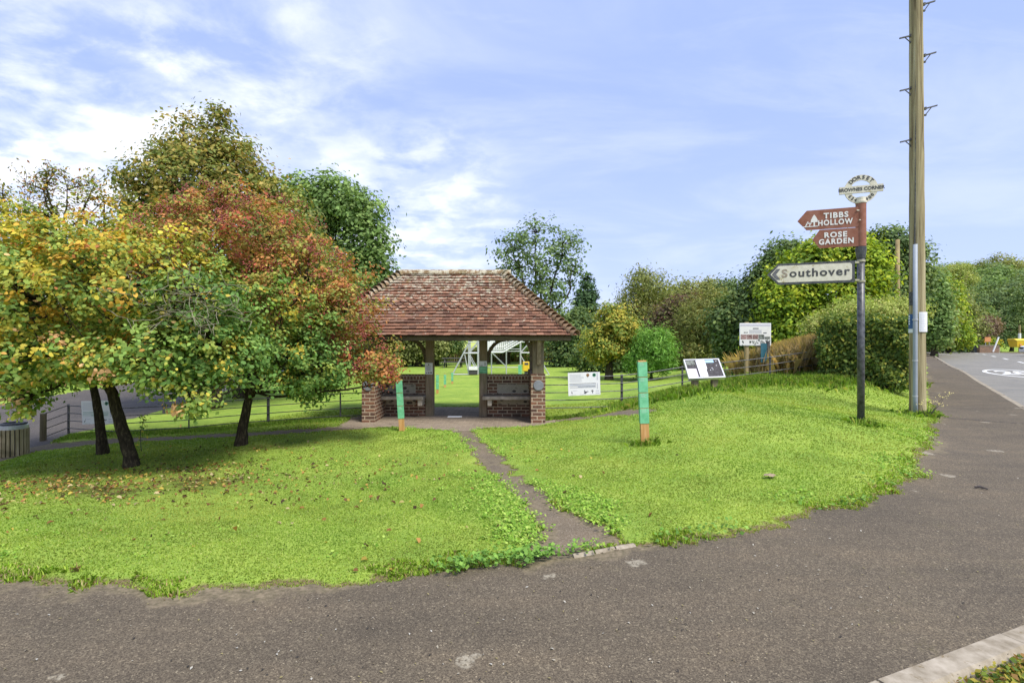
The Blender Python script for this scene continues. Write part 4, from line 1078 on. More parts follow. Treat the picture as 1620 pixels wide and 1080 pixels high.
# ------------------------------------------------------------------ far end of the road
def far_road():
    def at(px, py, Y): p = P(px, py, Y); return p.x, p.y, H(p.x, p.y)
    # distant wooden pole behind the hedge
    x, y, z = at(1420, 500, 22); mb = MB(); mb.tube([(x, y, z), (x, y, P(0, 379, 22).z)], [.10, .075], 10); props(mb.build('timber_pole', M['postw'], org=(x, y, z), smooth=True), 'slim pale timber pole rising behind the clipped hedge', 'pole')
    Y = 52; x, y, z = at(1610, 550, Y); t = thing('grit_bin', 'yellow grit bin with a sloping lid at the far side of the road', 'grit bin', (x, y, z))
    k = Y / F; w = 9 * k
    mb = MB(); zb, zt = P(0, 549, Y).z, P(0, 539, Y).z
    mb.add([(x - w * .8, y - .4, zb), (x + w * .8, y - .4, zb), (x + w * .8, y + .4, zb), (x - w * .8, y + .4, zb), (x - w, y - .5, zt), (x + w, y - .5, zt), (x + w, y + .5, zt), (x - w, y + .5, zt)], [(0, 1, 5, 4), (1, 2, 6, 5), (2, 3, 7, 6), (3, 0, 4, 7), (4, 5, 6, 7), (3, 2, 1, 0)]); mb.build('body', M['yellow'], t, bevel=.04)
    mb = MB(); zl = P(0, 535.5, Y).z; mb.add([(x - w * 1.05, y - .55, zt + .01), (x + w * 1.05, y - .55, zt + .01), (x + w * 1.05, y + .55, zt + .01), (x - w * 1.05, y + .55, zt + .01), (x - w, y - .2, zl), (x + w, y - .2, zl), (x + w, y + .5, zl), (x - w, y + .5, zl)], [(0, 1, 5, 4), (1, 2, 6, 5), (2, 3, 7, 6), (3, 0, 4, 7), (4, 5, 6, 7), (3, 2, 1, 0)]); mb.build('lid', M['yellow'], t, bevel=.04)
    mb = MB(); mb.span(x - w * .45, x - w * .1, y - .475, y - .45, zb + .15, zb + .32); mb.build('label', M['orange'], t)
    Y = 54; x, y, z = at(1613, 550, Y); mb = MB(); mb.tube([(x, y, z), (x, y, P(0, 514, Y).z)], [.10, .09], 8); t = props(mb.build('road_post', M['postw'], org=(x, y, z)), 'short thick post with a white band standing behind the yellow grit bin', 'post'); mb = MB(); mb.tube([(x, y, P(0, 536, Y).z), (x, y, P(0, 527, Y).z)], .115, 8); mb.build('white_band', M['white'], t)
    Y = 55; a = P(1571, 548, Y); b = P(1580, 533, Y); z = H(a.x, Y); mb = MB(); mb.tube([(a.x, Y, z), b], .07, 8); t = props(mb.build('leaning_post', M['white'], org=(a.x, Y, z)), 'thin white post leaning over by the low brick wall', 'post')
    Y = 58; a, b = P(1558, 533, Y), P(1567.5, 540.5, Y); x = (a.x + b.x) / 2; z = H(x, Y); t = thing('road_sign', 'blank orange road sign board above the roadside shrubs', 'sign', (x, Y, z)); mb = MB(); mb.span(a.x, b.x, Y, Y + .04, b.z, a.z); mb.build('panel', M['orange'], t)
    for s in (.2, .8): mb = MB(); xx = a.x + (b.x - a.x) * s; mb.tube([(xx, Y + .06, z), (xx, Y + .06, a.z)], .03, 6); mb.build('leg', M['steel'], t)
    Y = 57; a, b = P(1550, 547, Y), P(1580, 554, Y); mb = MB(); mb.span(a.x, b.x, Y, Y + .35, H(a.x, Y) - .3, a.z); t = props(mb.build('brick_wall', M['brick'], org=(a.x, Y, H(a.x, Y))), 'low brick garden wall beyond the road with shrubs along its top', 'wall'); mb = MB(); mb.span(a.x - .03, b.x + .03, Y - .03, Y + .38, a.z, a.z + .08); mb.build('coping', M['kerb'], t)
    Y = 60; x, y, z = at(1536.5, 553, Y)
    for i, (dx, h, m, lab) in enumerate(((0, 1.15, 'iron', 'dark gate pier at the end of the far hedge'), (2.6, .95, 'conduit', 'pale grey gate pier next to the dark one beyond the road'), (7.5, .95, 'kerb', 'stone gate pier against the far brick wall'))):
        zz = H(x + dx * .5, y); mb = MB(); mb.span(x + dx * .4 - .3, x + dx * .4 + .3, y, y + .6, zz - .2, zz + h + .25); p = props(mb.build('gate_pier', M[m], org=(x + dx * .4, y, zz)), lab, 'gate pier', 'gate piers beyond the road'); mb = MB(); mb.span(x + dx * .4 - .35, x + dx * .4 + .35, y - .05, y + .65, zz + h + .25, zz + h + .33); mb.build('cap', M[m], p)
    # parked white car mostly past the edge of the view
    Y = 42; x, y, z = at(1612, 560, Y); x += 2.85; y = Y; z = H(x, y) - .1
    t = thing('parked_car', 'white hatchback parked across the road, only its nose in view', 'car', (x, y, z)); R = Matrix.Rotation(math.radians(0), 3, 'Z')
    prof = [(-2.05, .30), (-2.08, .55), (-1.95, .78), (-1.2, .93), (-.55, 1.40), (.9, 1.46), (1.75, 1.25), (2.0, .85), (2.02, .35)]
    def loft(mb, pr, w, wt):
        n = len(pr); vs = []; fs = []
        for s in (-1, 1):
            for (u, v) in pr: ww = w if v < .95 else w - (v - .95) * wt; vs.append((x + u, y + s * ww, z + v))
        fs = [tuple(range(n)), tuple(range(2 * n - 1, n - 1, -1))] + [(i, i + n, (i + 1) % n + n, (i + 1) % n) for i in range(n)]; mb.add(vs, fs)
    mb = MB(); loft(mb, prof, .84, .35); mb.build('body', M['carwhite'], t, bevel=.05)
    mb = MB()
    for s in (-1, 1): mb.add([(x + u, y + s * (.86 - (v - .95) * .35), z + v) for u, v in ((-1.05, .97), (-.5, 1.36), (.85, 1.41), (1.5, 1.22), (1.6, .97))], [(0, 1, 2, 3, 4) if s > 0 else (4, 3, 2, 1, 0)])
    mb.add([(x - 1.215, y - .74, z + .96), (x - .60, y - .62, z + 1.38), (x - .60, y + .62, z + 1.38), (x - 1.215, y + .74, z + .96)], [(0, 1, 2, 3)]); mb.build('window', M['glass'], t)
    for u in (-1.3, 1.3):
        for s in (-1, 1):
            mb = MB(); mb.tube([(x + u, y + s * .70, z + .31), (x + u, y + s * .87, z + .31)], .31, 20); w = mb.build('wheel', M['rubber'], t); mb = MB(); mb.tube([(x + u, y + s * .80, z + .31), (x + u, y + s * .88, z + .31)], .19, 14); mb.build('rim', M['alu'], w)
    for s in (-1, 1): mb = MB(); mb.box((x - 2.02, y + s * .6, z + .66), (.14, .3, .13)); mb.build('headlight', M['glass'], t)
far_road()
# ------------------------------------------------------------------ trees, shrubs and hedges
def L(px, py, rx, ry, Y, dy=0.0, pal=0, dens=1.0, depth=1.0):
    c = P(px, py, Y + dy); k = (Y + dy) / F
    return dict(c=np.array(c), r=np.array((rx * k, rx * k * depth, ry * k)), pal=pal, dens=dens)
def palette_pick(rng, pal, n):
    w = np.array([p[0] for p in pal], float); c = np.array([p[1] for p in pal], float)
    return c, w / w.sum()
def leaves(rng, lobes, pals, n_clump, n_leaf, clump_r, size, aspect=.62, inner=.55, up=.55, outw=.55, flat=.75, hang=0.0, jitter=.25, zmin=None, fold=.25, oval=False, stray=.06):
    """Leaf quads spread in clumps through the volume of the lobes. Returns V, col, clump centres."""
    area = np.array([l['dens'] * (l['r'][0] * l['r'][2]) for l in lobes]); cnt = rng.multinomial(n_clump, area / area.sum())
    CC, DD, CO, NL = [], [], [], []
    for l, m in zip(lobes, cnt):
        if m == 0: continue
        d = rng.normal(size=(m, 3)); d /= np.linalg.norm(d, axis=1)[:, None]
        ph = rng.uniform(0, 6.28, 6)
        bump = 1 + .13 * np.sin(5 * d[:, 0] + ph[0]) * np.sin(5 * d[:, 2] + ph[1]) + .10 * np.sin(9 * d[:, 1] + ph[2] + 7 * d[:, 2])
        rad = (inner + (1 - inner) * rng.random(m) ** .6) * bump * (1 + stray * np.maximum(0, rng.normal(size=m) - .6))
        c = l['c'] + d * l['r'] * rad[:, None]
        pc, pw = palette_pick(rng, pals[l['pal']], m); k = rng.choice(len(pw), m, p=pw)
        CC.append(c); DD.append(d); CO.append(pc[k]); NL.append(np.full(m, l['pal']))
    CC = np.concatenate(CC); DD = np.concatenate(DD); CO = np.concatenate(CO); NL = np.concatenate(NL)
    m = len(CC); cr = clump_r * rng.uniform(.6, 1.35, m)
    idx = np.repeat(np.arange(m), rng.poisson(n_leaf, m) + 2); N = len(idx)
    off = rng.normal(size=(N, 3)) * .5; off[:, 2] *= flat; off[:, 2] -= hang * np.abs(rng.normal(size=N))
    pos = CC[idx] + off * cr[idx][:, None]
    nrm = DD[idx] * outw + off * .35 + np.array((0, 0, up)) + rng.normal(size=(N, 3)) * .42
    nrm /= np.linalg.norm(nrm, axis=1)[:, None]
    col = CO[idx].copy()
    for p in set(NL.tolist()):
        s = np.where(NL[idx] == p)[0]; pc, pw = palette_pick(rng, pals[p], 1); sw = s[rng.random(len(s)) < .38]; col[sw] = pc[rng.choice(len(pw), len(sw), p=pw)]
    col *= rng.uniform(1 - jitter, 1 + jitter, N)[:, None] * rng.uniform(.82, 1.18, m)[idx][:, None]
    if zmin is not None:
        k = pos[:, 2] > zmin(pos) if callable(zmin) else pos[:, 2] > zmin; pos, nrm, col = pos[k], nrm[k], col[k]; N = len(pos)
    V = leafquads(rng, pos, nrm, size * rng.uniform(.6, 1.3, N), aspect, fold, hang, oval)
    return V, np.clip(col, 0, 1), CC, DD
def leafquads(rng, pos, nrm, size, aspect, fold, hang=0.0, oval=False):
    N = len(pos); t = rng.normal(size=(N, 3)) - np.array((0, 0, .3 + hang)); t -= nrm * (t * nrm).sum(1)[:, None]; t /= np.linalg.norm(t, axis=1)[:, None] + 1e-9
    b = np.cross(nrm, t); s = size[:, None]
    v0 = pos - t * s * .5; v2 = pos + t * s * .5; w = b * s * aspect * .5; mid = pos - t * s * .06 + nrm * s * fold * .3
    if oval:
        m1 = pos - t * s * .22 + nrm * s * fold * .25; m2 = pos + t * s * .2 + nrm * s * fold * .25
        return np.stack([v0, m1 - w * .95, m2 - w * .85, v2 - nrm * s * fold * .2, m2 + w * .85, m1 + w * .95], axis=1).reshape(-1, 3)
    return np.stack([v0, mid - w, v2, mid + w], axis=1).reshape(-1, 3)

class Skel(MB):
    def limb(s, a, b, ra, rb, rng, n=5, bend=.12, sides=6):
        a, b = Vector(a), Vector(b); Lg = (b - a).length; pts = [a]; off = Vector((0, 0, 0))
        j = Vector(rng.normal(size=3)) * Lg * bend
        for i in range(1, n + 1):
            t = i / n; pts.append(a.lerp(b, t) + j * math.sin(t * math.pi) * .6 + Vector(rng.normal(size=3)) * Lg * bend * .12 * (i < n))
        s.tube(pts, [ra + (rb - ra) * i / n for i in range(n + 1)], sides); return pts
def tree(name, label, cat, base, lobes, pals, seed, trunk=None, trunk_r=.15, top=None, bark_m='bark', leaf=('crown', 300, 60, .35, .09), group=None, limbs=1.0, twig=70, forks=None, zmin=None, **kw):
    rng = np.random.default_rng(seed)
    bx, by = base; bz = H(bx, by); t = thing(name, label, cat, (bx, by, bz), group)
    nm, nc, nl, cr, sz = leaf
    V, col, CC, DD = leaves(rng, lobes, pals, nc, nl, cr, sz, zmin=zmin, **kw)
    raw_mesh(nm, V, 6 if kw.get('oval') else 4, M['leaf'], col, t)
    cen = sum((l['c'] * l['r'][0] * l['r'][2] for l in lobes)) / sum(l['r'][0] * l['r'][2] for l in lobes)
    sk = Skel(); b = Vector((bx, by, bz - .15))
    pts = trunk or [b, Vector((bx, by, bz)).lerp(Vector(cen), .45)]
    pts = [Vector(p) for p in pts]
    n = len(pts); rad = [trunk_r * (1 - .42 * i / (n - 1)) for i in range(n)]; rad[0] *= 1.35
    fine = []; fr = []
    for i in range(n - 1):
        m = 4
        for k in range(m): tt = k / m; fine.append(pts[i].lerp(pts[i + 1], tt) + Vector(rng.normal(size=3)) * trunk_r * .06); fr.append(rad[i] * (1 - tt) + rad[i + 1] * tt)
    fine.append(pts[-1]); fr.append(rad[-1]); sk.tube(fine, fr, 12)
    fork = pts[-1]; nodes = []
    for l in lobes:
        if limbs <= 0: break
        p = sk.limb(fork - Vector((0, 0, trunk_r * .5)), Vector(l['c']), rad[-1] * .62 * limbs, rad[-1] * .22, rng, 6, .10, 7); nodes += p[2:]
    nodes = np.array([tuple(p) for p in (nodes or pts)])
    pick = rng.choice(len(CC), min(twig, len(CC)), replace=False)
    for i in pick:
        c = CC[i]; j = np.argmin(((nodes - c) ** 2).sum(1) + 4 * np.maximum(0, nodes[:, 2] - c[2] + .1) ** 2)
        sk.limb(nodes[j], c, rad[-1] * .16 + .006, .004, rng, 3, .14, 4)
    if sk.v: sk.build('trunk', M[bark_m], t, smooth=True)
    return t, rng
G = lambda *a: [(w, c) for w, c in a]
# leaf colours (albedo)
PAL_THORN = G((3.6, (.17, .275, .06)), (4, (.25, .355, .08)), (3, (.40, .42, .085)), (1.4, (.60, .49, .075)), (.6, (.64, .37, .09)), (.3, (.68, .42, .20)))
PAL_THORN_G = G((4.4, (.13, .24, .06)), (4, (.20, .31, .075)), (1.8, (.32, .37, .08)), (.4, (.58, .47, .08)))
PAL_THORN_Y = G((3, (.52, .44, .06)), (1.7, (.58, .36, .06)), (3, (.36, .39, .075)), (2.6, (.22, .30, .06)), (.6, (.52, .20, .07)))
PAL_TWIG = G((2, (.20, .18, .075)), (2, (.27, .24, .11)), (3, (.15, .18, .055)), (.4, (.32, .18, .07)))
PAL_RED = G((2.4, (.48, .22, .08)), (2, (.40, .27, .07)), (2.4, (.34, .33, .075)), (.9, (.46, .12, .07)), (1.5, (.21, .26, .065)))
PAL_LIME = G((3, (.33, .28, .07)), (3, (.22, .25, .06)), (1.5, (.40, .30, .09)), (2, (.14, .18, .045)))
PAL_GREEN = G((3, (.185, .285, .085)), (2, (.25, .345, .11)), (2, (.125, .20, .06)))
PAL_OLIVE = G((3, (.21, .235, .075)), (2, (.28, .295, .105)), (1.5, (.15, .18, .055)))
PAL_DARK = G((3, (.105, .165, .06)), (2, (.155, .22, .075)), (1, (.21, .27, .085)))
PAL_CONIF = G((3, (0.068, 0.128, 0.053)), (2, (0.098, 0.165, 0.068)))
PAL_YEL = G((3, (.44, .39, .07)), (2, (.32, .35, .065)), (3, (.21, .28, .06)), (1, (.52, .40, .07)))
PAL_YG = G((3, (0.290, 0.392, 0.036)), (2, (0.189, 0.290, 0.036)), (2, (0.435, 0.478, 0.043)), (1.2, (0.116, 0.189, 0.029)))
PAL_BRIGHT = G((3, (0.196, 0.380, 0.069)), (2, (0.138, 0.287, 0.052)), (1, (0.276, 0.437, 0.103)))
PAL_WILLOW = G((3, (0.232, 0.261, 0.080)), (2, (0.304, 0.319, 0.109)), (1.5, (0.160, 0.189, 0.051)), (.6, (0.377, 0.319, 0.087)))
PAL_PURP = G((3, (0.136, 0.088, 0.064)), (2, (0.176, 0.096, 0.072)), (2, (0.112, 0.112, 0.048)), (1, (0.192, 0.160, 0.064)))
PAL_SPRAW = G((3, (.34, .40, .10)), (2, (.43, .47, .14)), (2, (.23, .30, .065)), (1, (.48, .44, .16)))
PAL_HEDGE = G((4, (.085, .14, .032)), (2.6, (.14, .20, .042)), (1.5, (.27, .31, .06)), (.7, (.42, .39, .07)))
PAL_AIRY = G((3, (0.160, 0.240, 0.096)), (2, (0.224, 0.304, 0.120)), (1.5, (0.112, 0.176, 0.064)))
PAL_STRAW = G((3, (0.468, 0.325, 0.130)), (2, (0.572, 0.416, 0.182)), (1, (0.338, 0.260, 0.091)))
PAL_WINE = G((3, (0.195, 0.128, 0.090)), (2, (0.255, 0.180, 0.120)), (1, (0.150, 0.120, 0.075)))

# --- three thorn trees on the lawn
def thorn1():
    Y = 8.5; b = P(210, 740, Y)
    lob = [L(60, 475, 150, 95, Y, -.5, 0), L(205, 455, 130, 95, Y, -.3, 2, .9), L(70, 562, 115, 55, Y, -.8, 0), L(245, 552, 115, 55, Y, -.8, 0), L(335, 545, 80, 75, Y, -.5, 1), L(-60, 520, 90, 90, Y, -.3, 0), L(160, 578, 70, 26, Y, -.9, 0, 1.0, .7),
           L(50, 626, 40, 30, Y, -1.0, 0, 1.0), L(275, 596, 60, 40, Y, -.9, 1, .9), L(312, 638, 34, 18, Y, -1.0, 0, .8), L(120, 400, 120, 52, Y, 0, 2, .9), L(10, 420, 60, 50, Y, .1, 2), L(310, 470, 95, 48, Y, -.8, 1, .7)]
    tr = [P(212, 752, Y), P(206, 720, Y), P(192, 672, Y), P(178, 622, Y - .05), P(160, 575, Y - .1)]
    t, rng = tree('thorn_tree', 'leaning scaly trunk thorn tree with green and yellow leaves, nearest the litter patch', 'tree', (b.x, Y), lob, [PAL_THORN, PAL_THORN_G, PAL_THORN_Y, PAL_TWIG], 11, tr, .112, bark_m='bark_d', leaf=('crown', 880, 54, .20, .070), twig=320, limbs=.85, inner=.5, aspect=.66, stray=.2, oval=True)
    sk = Skel()
    for k in range(34):
        x0, y0 = 250 + rng.random() * 90, 455 + rng.random() * 60; a = P(x0, y0, Y - .7); b2 = P(x0 + rng.normal() * 45 + 20, y0 - 5 + rng.normal() * 16, Y - 1.75 - .3 * rng.random()); pts = sk.limb(a, b2, .007, .0035, rng, 5, .1, 4)
        for q in pts[2:]: sk.limb(q, q + Vector(rng.normal(size=3)) * .11, .0045, .0025, rng, 2, .1, 4)
    sk.build('bare_twigs', M['greytwig'], t, smooth=True)
def thorn2():
    Y = 9.7; b = P(162, 722, Y)
    lob = [L(60, 400, 110, 60, Y, .1, 2), L(170, 395, 110, 60, Y, .3, 2), L(-40, 470, 100, 80, Y, 0, 0), L(150, 480, 120, 90, Y, .3, 0), L(20, 585, 90, 50, Y, .3, 1), L(150, 565, 90, 40, Y, .4, 1), L(90, 325, 75, 34, Y, .2, 2, .22), L(165, 320, 40, 26, Y, .2, 2, .3), L(75, 300, 34, 28, Y, .2, 3, .12), L(40, 350, 80, 28, Y, .2, 2, .5), L(5, 330, 30, 30, Y, .2, 4, .5)]
    tr = [P(163, 734, Y), P(160, 690, Y), P(154, 640, Y), P(146, 600, Y)]
    t, rng = tree('thorn_tree', 'upright dark trunk thorn tree with thin bare topped branches against the sky', 'tree', (b.x, Y), lob, [PAL_THORN, PAL_THORN_G, PAL_THORN_Y, PAL_TWIG, PAL_THORN], 12, tr, .095, bark_m='bark_d', leaf=('crown', 640, 50, .21, .072), twig=110, limbs=.85, inner=.45, aspect=.66)
    sk = Skel(); tw = []
    for x0, y0, x1, y1 in ((95, 360, 68, 300), (97, 355, 108, 288), (104, 362, 165, 318), (90, 350, 40, 318), (68, 300, 35, 290), (70, 302, 84, 276), (108, 300, 140, 292), (130, 335, 150, 290), (84, 330, 75, 282), (60, 350, 20, 340), (20, 370, 4, 300)):
        p = sk.limb(P(x0, y0, Y + .2), P(x1, y1, Y + .2), .02, .006, rng, 6, .08, 5); tw += p[2:]
        for q in p[2:]:
            
            for _k in range(3): e = q + Vector(rng.normal(size=3)) * .11 + Vector((0, 0, .11)); sk.limb(q, e, .006, .0025, rng, 2, .12, 4); tw.append(e)
    sk.build('bare_branches', M['bark_d'], t, smooth=True)
    tw = np.array([tuple(p) for p in tw]); pos = tw[rng.integers(0, len(tw), 1500)] + rng.normal(size=(1500, 3)) * .06; nrm = rng.normal(size=(1500, 3)) + np.array((0, 0, .6)); nrm /= np.linalg.norm(nrm, axis=1)[:, None]
    pc = np.array([c for _, c in PAL_TWIG + PAL_THORN_Y]); raw_mesh('sparse_leaves', leafquads(rng, pos, nrm, np.full(1500, .062) * rng.uniform(.6, 1.3, 1500), .5, .3), 4, M['leaf'], pc[rng.integers(0, len(pc), 1500)] * .8, t)
def thorn3():
    Y = 9.8; b = P(381, 705, Y)
    lob = [L(330, 385, 110, 72, Y, .2, 2), L(430, 375, 85, 62, Y, 0, 2), L(350, 325, 66, 28, Y, .2, 2, .7), L(480, 450, 92, 66, Y, -.1, 2), L(545, 500, 62, 48, Y, -.1, 2), L(575, 560, 48, 46, Y, -.2, 2), L(400, 480, 130, 80, Y, -.2, 0), L(470, 545, 92, 60, Y, -.3, 1), L(390, 555, 80, 45, Y, .3, 1), L(505, 590, 62, 42, Y, -.4, 1), L(600, 588, 40, 22, Y, -.5, 2, 1), L(617, 604, 22, 14, Y, -.6, 2, 1), L(290, 450, 70, 60, Y, .2, 0), L(490, 612, 36, 26, Y, -.4, 1, .8), L(300, 590, 60, 40, Y, .5, 1, .8)]
    tr = [P(381, 716, Y), P(383, 680, Y), P(391, 640, Y), P(396, 615, Y)]
    t, rng = tree('thorn_tree', 'dark forked thorn tree covered in red berries and russet leaves beside the shelter', 'tree', (b.x, Y), lob, [PAL_THORN, PAL_THORN_G, PAL_RED], 13, tr, .105, bark_m='bark_d', leaf=('crown', 1020, 54, .195, .064), twig=340, limbs=.75, inner=.45, aspect=.6, stray=.2, oval=True)
    sk = Skel()
    for q in ((P(398, 625, Y), P(430, 560, Y - .2)), (P(396, 620, Y), P(385, 560, Y + .2)), (P(392, 635, Y), P(408, 575, Y)), (P(394, 630, Y), P(372, 570, Y))): sk.limb(q[0], q[1], .062, .03, rng, 6, .07, 8)
    sk.build('stem', M['bark_d'], t, smooth=True)
    # berries in hanging clusters
    n = 420; lob2 = [l for l in lob if l['pal'] == 2]; w = np.array([l['r'][0] * l['r'][2] for l in lob2]); C_ = []
    for l, m in zip(lob2, rng.multinomial(n, w / w.sum())):
        d = rng.normal(size=(m, 3)); d[:, 1] = -np.abs(d[:, 1]) * .9; d[:, 2] += .25; d /= np.linalg.norm(d, axis=1)[:, None]; C_.append(l['c'] + d * l['r'] * rng.uniform(.86, 1.08, (m, 1)))
    C_ = np.concatenate(C_); idx = np.repeat(np.arange(len(C_)), 11); p = C_[idx] + rng.normal(size=(len(idx), 3)) * .05; r = rng.uniform(.011, .017, len(idx))
    ax = np.array([(1, 0, 0), (0, 1, 0), (-1, 0, 0), (0, -1, 0), (0, 0, 1), (0, 0, -1)], float); tri = [(0, 1, 4), (1, 2, 4), (2, 3, 4), (3, 0, 4), (1, 0, 5), (2, 1, 5), (3, 2, 5), (0, 3, 5)]
    pts = p[:, None, :] + ax[None] * r[:, None, None]; V = pts[:, np.array(tri).ravel()].reshape(-1, 3)
    o = raw_mesh('berries', V, 3, M['berry'], None, t); o['kind'] = 'stuff'
thorn1(); thorn2(); thorn3()

def bg(name, label, cat, px, Y, lobes, pals, seed, leaf, group=None, ybase=None, tr=.2, **kw):
    x = (px - 810) / F * Y
    pl = pals if isinstance(pals[0], list) else [pals]
    return tree(name, label, cat, (x, Y), [L(*l[:4], Y, *l[4:]) for l in lobes], pl, seed, trunk_r=tr, leaf=('crown', *leaf), group=group, **kw)
bg('lime_tree', 'tall olive and brown lime tree rising behind the thorn trees', 'tree', 333, 16, [(345, 215, 24, 40), (288, 225, 24, 34), (318, 250, 60, 40), (375, 258, 44, 36), (260, 275, 50, 34), (330, 300, 110, 46), (400, 310, 54, 40), (225, 318, 40, 34), (430, 350, 62, 46), (255, 355, 70, 44), (465, 410, 56, 52), (330, 400, 140, 56), (352, 180, 9, 18), (290, 195, 9, 18), (205, 285, 20, 16), (425, 282, 26, 14), (330, 450, 140, 56), (445, 310, 20, 14)], PAL_LIME, 21, (980, 46, .42, .125), tr=.26, twig=120, inner=.5)
bg('park_tree', 'dark trunked olive tree between the lime and the green sycamore', 'tree', 381, 19, [(430, 420, 70, 70), (480, 440, 52, 66), (420, 500, 90, 56), (490, 520, 60, 48), (465, 350, 44, 44)], PAL_OLIVE, 22, (420, 40, .5, .13), tr=.26, twig=60)
bg('sycamore_tree', 'full green sycamore with a rounded crown behind the berry tree', 'tree', 533, 29, [(520, 318, 52, 30), (495, 370, 44, 56), (556, 335, 44, 34), (578, 380, 38, 40), (592, 425, 26, 40), (540, 440, 66, 58), (490, 470, 56, 52), (560, 480, 52, 40), (520, 295, 30, 14), (470, 300, 20, 18)], PAL_GREEN, 23, (720, 44, .8, .24), tr=.36, twig=70, inner=.45)
bg('airy_tree', 'tall loose crowned grey green tree showing its limbs above the shelter ridge', 'tree', 852, 45, [(848, 368, 46, 24), (812, 398, 38, 32), (890, 390, 36, 36), (850, 410, 62, 42), (872, 452, 42, 34), (806, 440, 28, 30), (905, 430, 20, 34), (845, 455, 36, 34), (880, 482, 24, 22)], PAL_AIRY, 24, (330, 15, .62, .30), tr=.34, twig=230, inner=.2, limbs=.9, stray=.14)
bg('fir_tree', 'narrow pointed dark fir tree to one side of the airy tree', 'tree', 925, 52, [(929, 448, 7, 16), (928, 462, 13, 16), (926, 482, 20, 18), (924, 508, 24, 24), (922, 540, 28, 26)], PAL_CONIF, 25, (330, 34, .55, .3), tr=.2, twig=0, inner=.3, flat=.4)
bg('dark_shrub', 'dark green shrub mass at the park edge under the fir', 'shrub', 905, 40, [(905, 525, 36, 38), (935, 545, 32, 36), (890, 562, 24, 20), (918, 572, 40, 14)], PAL_DARK, 26, (420, 34, .7, .24), tr=.12, twig=0)
bg('dark_shrub', 'low deep green shrub tucked behind the trunk of the yellow tree', 'shrub', 945, 32, [(940, 560, 30, 26), (985, 572, 26, 20), (1000, 560, 20, 24)], PAL_DARK, 261, (260, 30, .6, .2), tr=.1, twig=0)
bg('yellow_tree', 'small autumn yellow tree on the park grass beyond the fence', 'tree', 963, 26, [(966, 498, 22, 18), (974, 520, 34, 24), (950, 535, 26, 18), (960, 552, 40, 16), (986, 545, 24, 24), (948, 560, 22, 12)], PAL_YEL, 27, (340, 40, .38, .15), tr=.2, twig=40, inner=.35)
bg('willow_shrub', 'bright fresh green rounded shrub next to the yellow tree', 'shrub', 1030, 25, [(1032, 565, 34, 26), (1010, 578, 22, 14), (1050, 578, 18, 14), (1030, 545, 22, 14)], PAL_BRIGHT, 28, (340, 44, .35, .2), tr=.08, twig=20, aspect=.2, up=.1, outw=.2, hang=-.8)
bg('weeping_tree', 'pale olive weeping birch behind the yellow tree', 'tree', 1020, 44, [(1015, 445, 26, 24), (1040, 458, 30, 26), (1002, 490, 32, 38), (1045, 495, 36, 36), (1020, 525, 46, 36), (990, 530, 24, 30)], PAL_WILLOW, 29, (560, 44, .8, .28), tr=.25, twig=60, hang=.9, aspect=.35, up=.15)
bg('purple_shrub', 'purple brown leaved bush behind the notice board', 'shrub', 1070, 34, [(1058, 520, 32, 40), (1085, 500, 36, 36), (1070, 550, 40, 34), (1110, 555, 30, 26)], PAL_PURP, 30, (480, 40, .6, .2), tr=.15, twig=20)
bg('olive_shrub', 'spiky olive green bush in front of the purple brown one', 'shrub', 1108, 31, [(1110, 520, 42, 44), (1125, 490, 34, 30), (1095, 560, 36, 22), (1135, 545, 24, 34)], PAL_WILLOW, 31, (420, 46, .6, .26), tr=.15, twig=60, aspect=.18, up=.2)
for i, (px, Y, lob, pal, lab) in enumerate(((1085, 60, [(1082, 475, 24, 26), (1070, 490, 26, 30)], PAL_OLIVE, 'olive green tree at the skyline beside the weeping birch'), (1122, 62, [(1120, 470, 24, 26), (1130, 490, 30, 30)], PAL_WILLOW, 'pale green tree with a peaked top on the skyline above the olive bush'), (1160, 58, [(1155, 470, 24, 26), (1170, 492, 30, 34)], PAL_DARK, 'dark twiggy tree on the skyline just before the yellow green maple'))):
    bg('skyline_tree', lab, 'tree', px, Y, lob, pal, 40 + i, (260, 36, 1.0, .36), tr=.25, twig=20)
bg('laurel_tree', 'dark glossy green tree behind the tall information board', 'tree', 1200, 24, [(1210, 470, 34, 48), (1190, 500, 38, 44), (1172, 540, 36, 40), (1200, 560, 40, 30), (1228, 430, 26, 36), (1245, 405, 26, 26), (1150, 500, 22, 34)], PAL_DARK, 51, (620, 42, .5, .18), tr=.2, twig=40)
bg('maple_tree', 'broad yellow green maple behind the white pointed sign', 'tree', 1290, 22, [(1318, 395, 40, 26), (1285, 420, 46, 34), (1345, 420, 46, 42), (1255, 455, 46, 42), (1305, 470, 60, 46), (1232, 490, 34, 34), (1250, 525, 46, 34), (1330, 510, 50, 34), (1215, 535, 26, 26), (1375, 440, 30, 50)], PAL_YG, 52, (900, 46, .46, .17), tr=.26, twig=80, inner=.45)
bg('ivy_tree', 'dark ivy covered tree behind the slim distant pole', 'tree', 1412, 25, [(1405, 380, 24, 20), (1425, 400, 28, 30), (1395, 420, 30, 46), (1430, 450, 30, 50), (1400, 470, 36, 40), (1448, 420, 16, 36)], PAL_DARK, 53, (560, 42, .5, .18), tr=.22, twig=30)
bg('dogwood_shrub', 'sprawling pale yellow green shrub spreading over the top of the hedge', 'shrub', 1370, 16, [(1300, 545, 30, 34), (1318, 580, 18, 22), (1330, 512, 46, 28), (1380, 494, 52, 22), (1425, 495, 34, 22), (1335, 540, 22, 22), (1300, 515, 26, 16), (1350, 525, 50, 26)], PAL_SPRAW, 54, (900, 42, .26, .085), tr=.08, twig=60, inner=.35, aspect=.4)

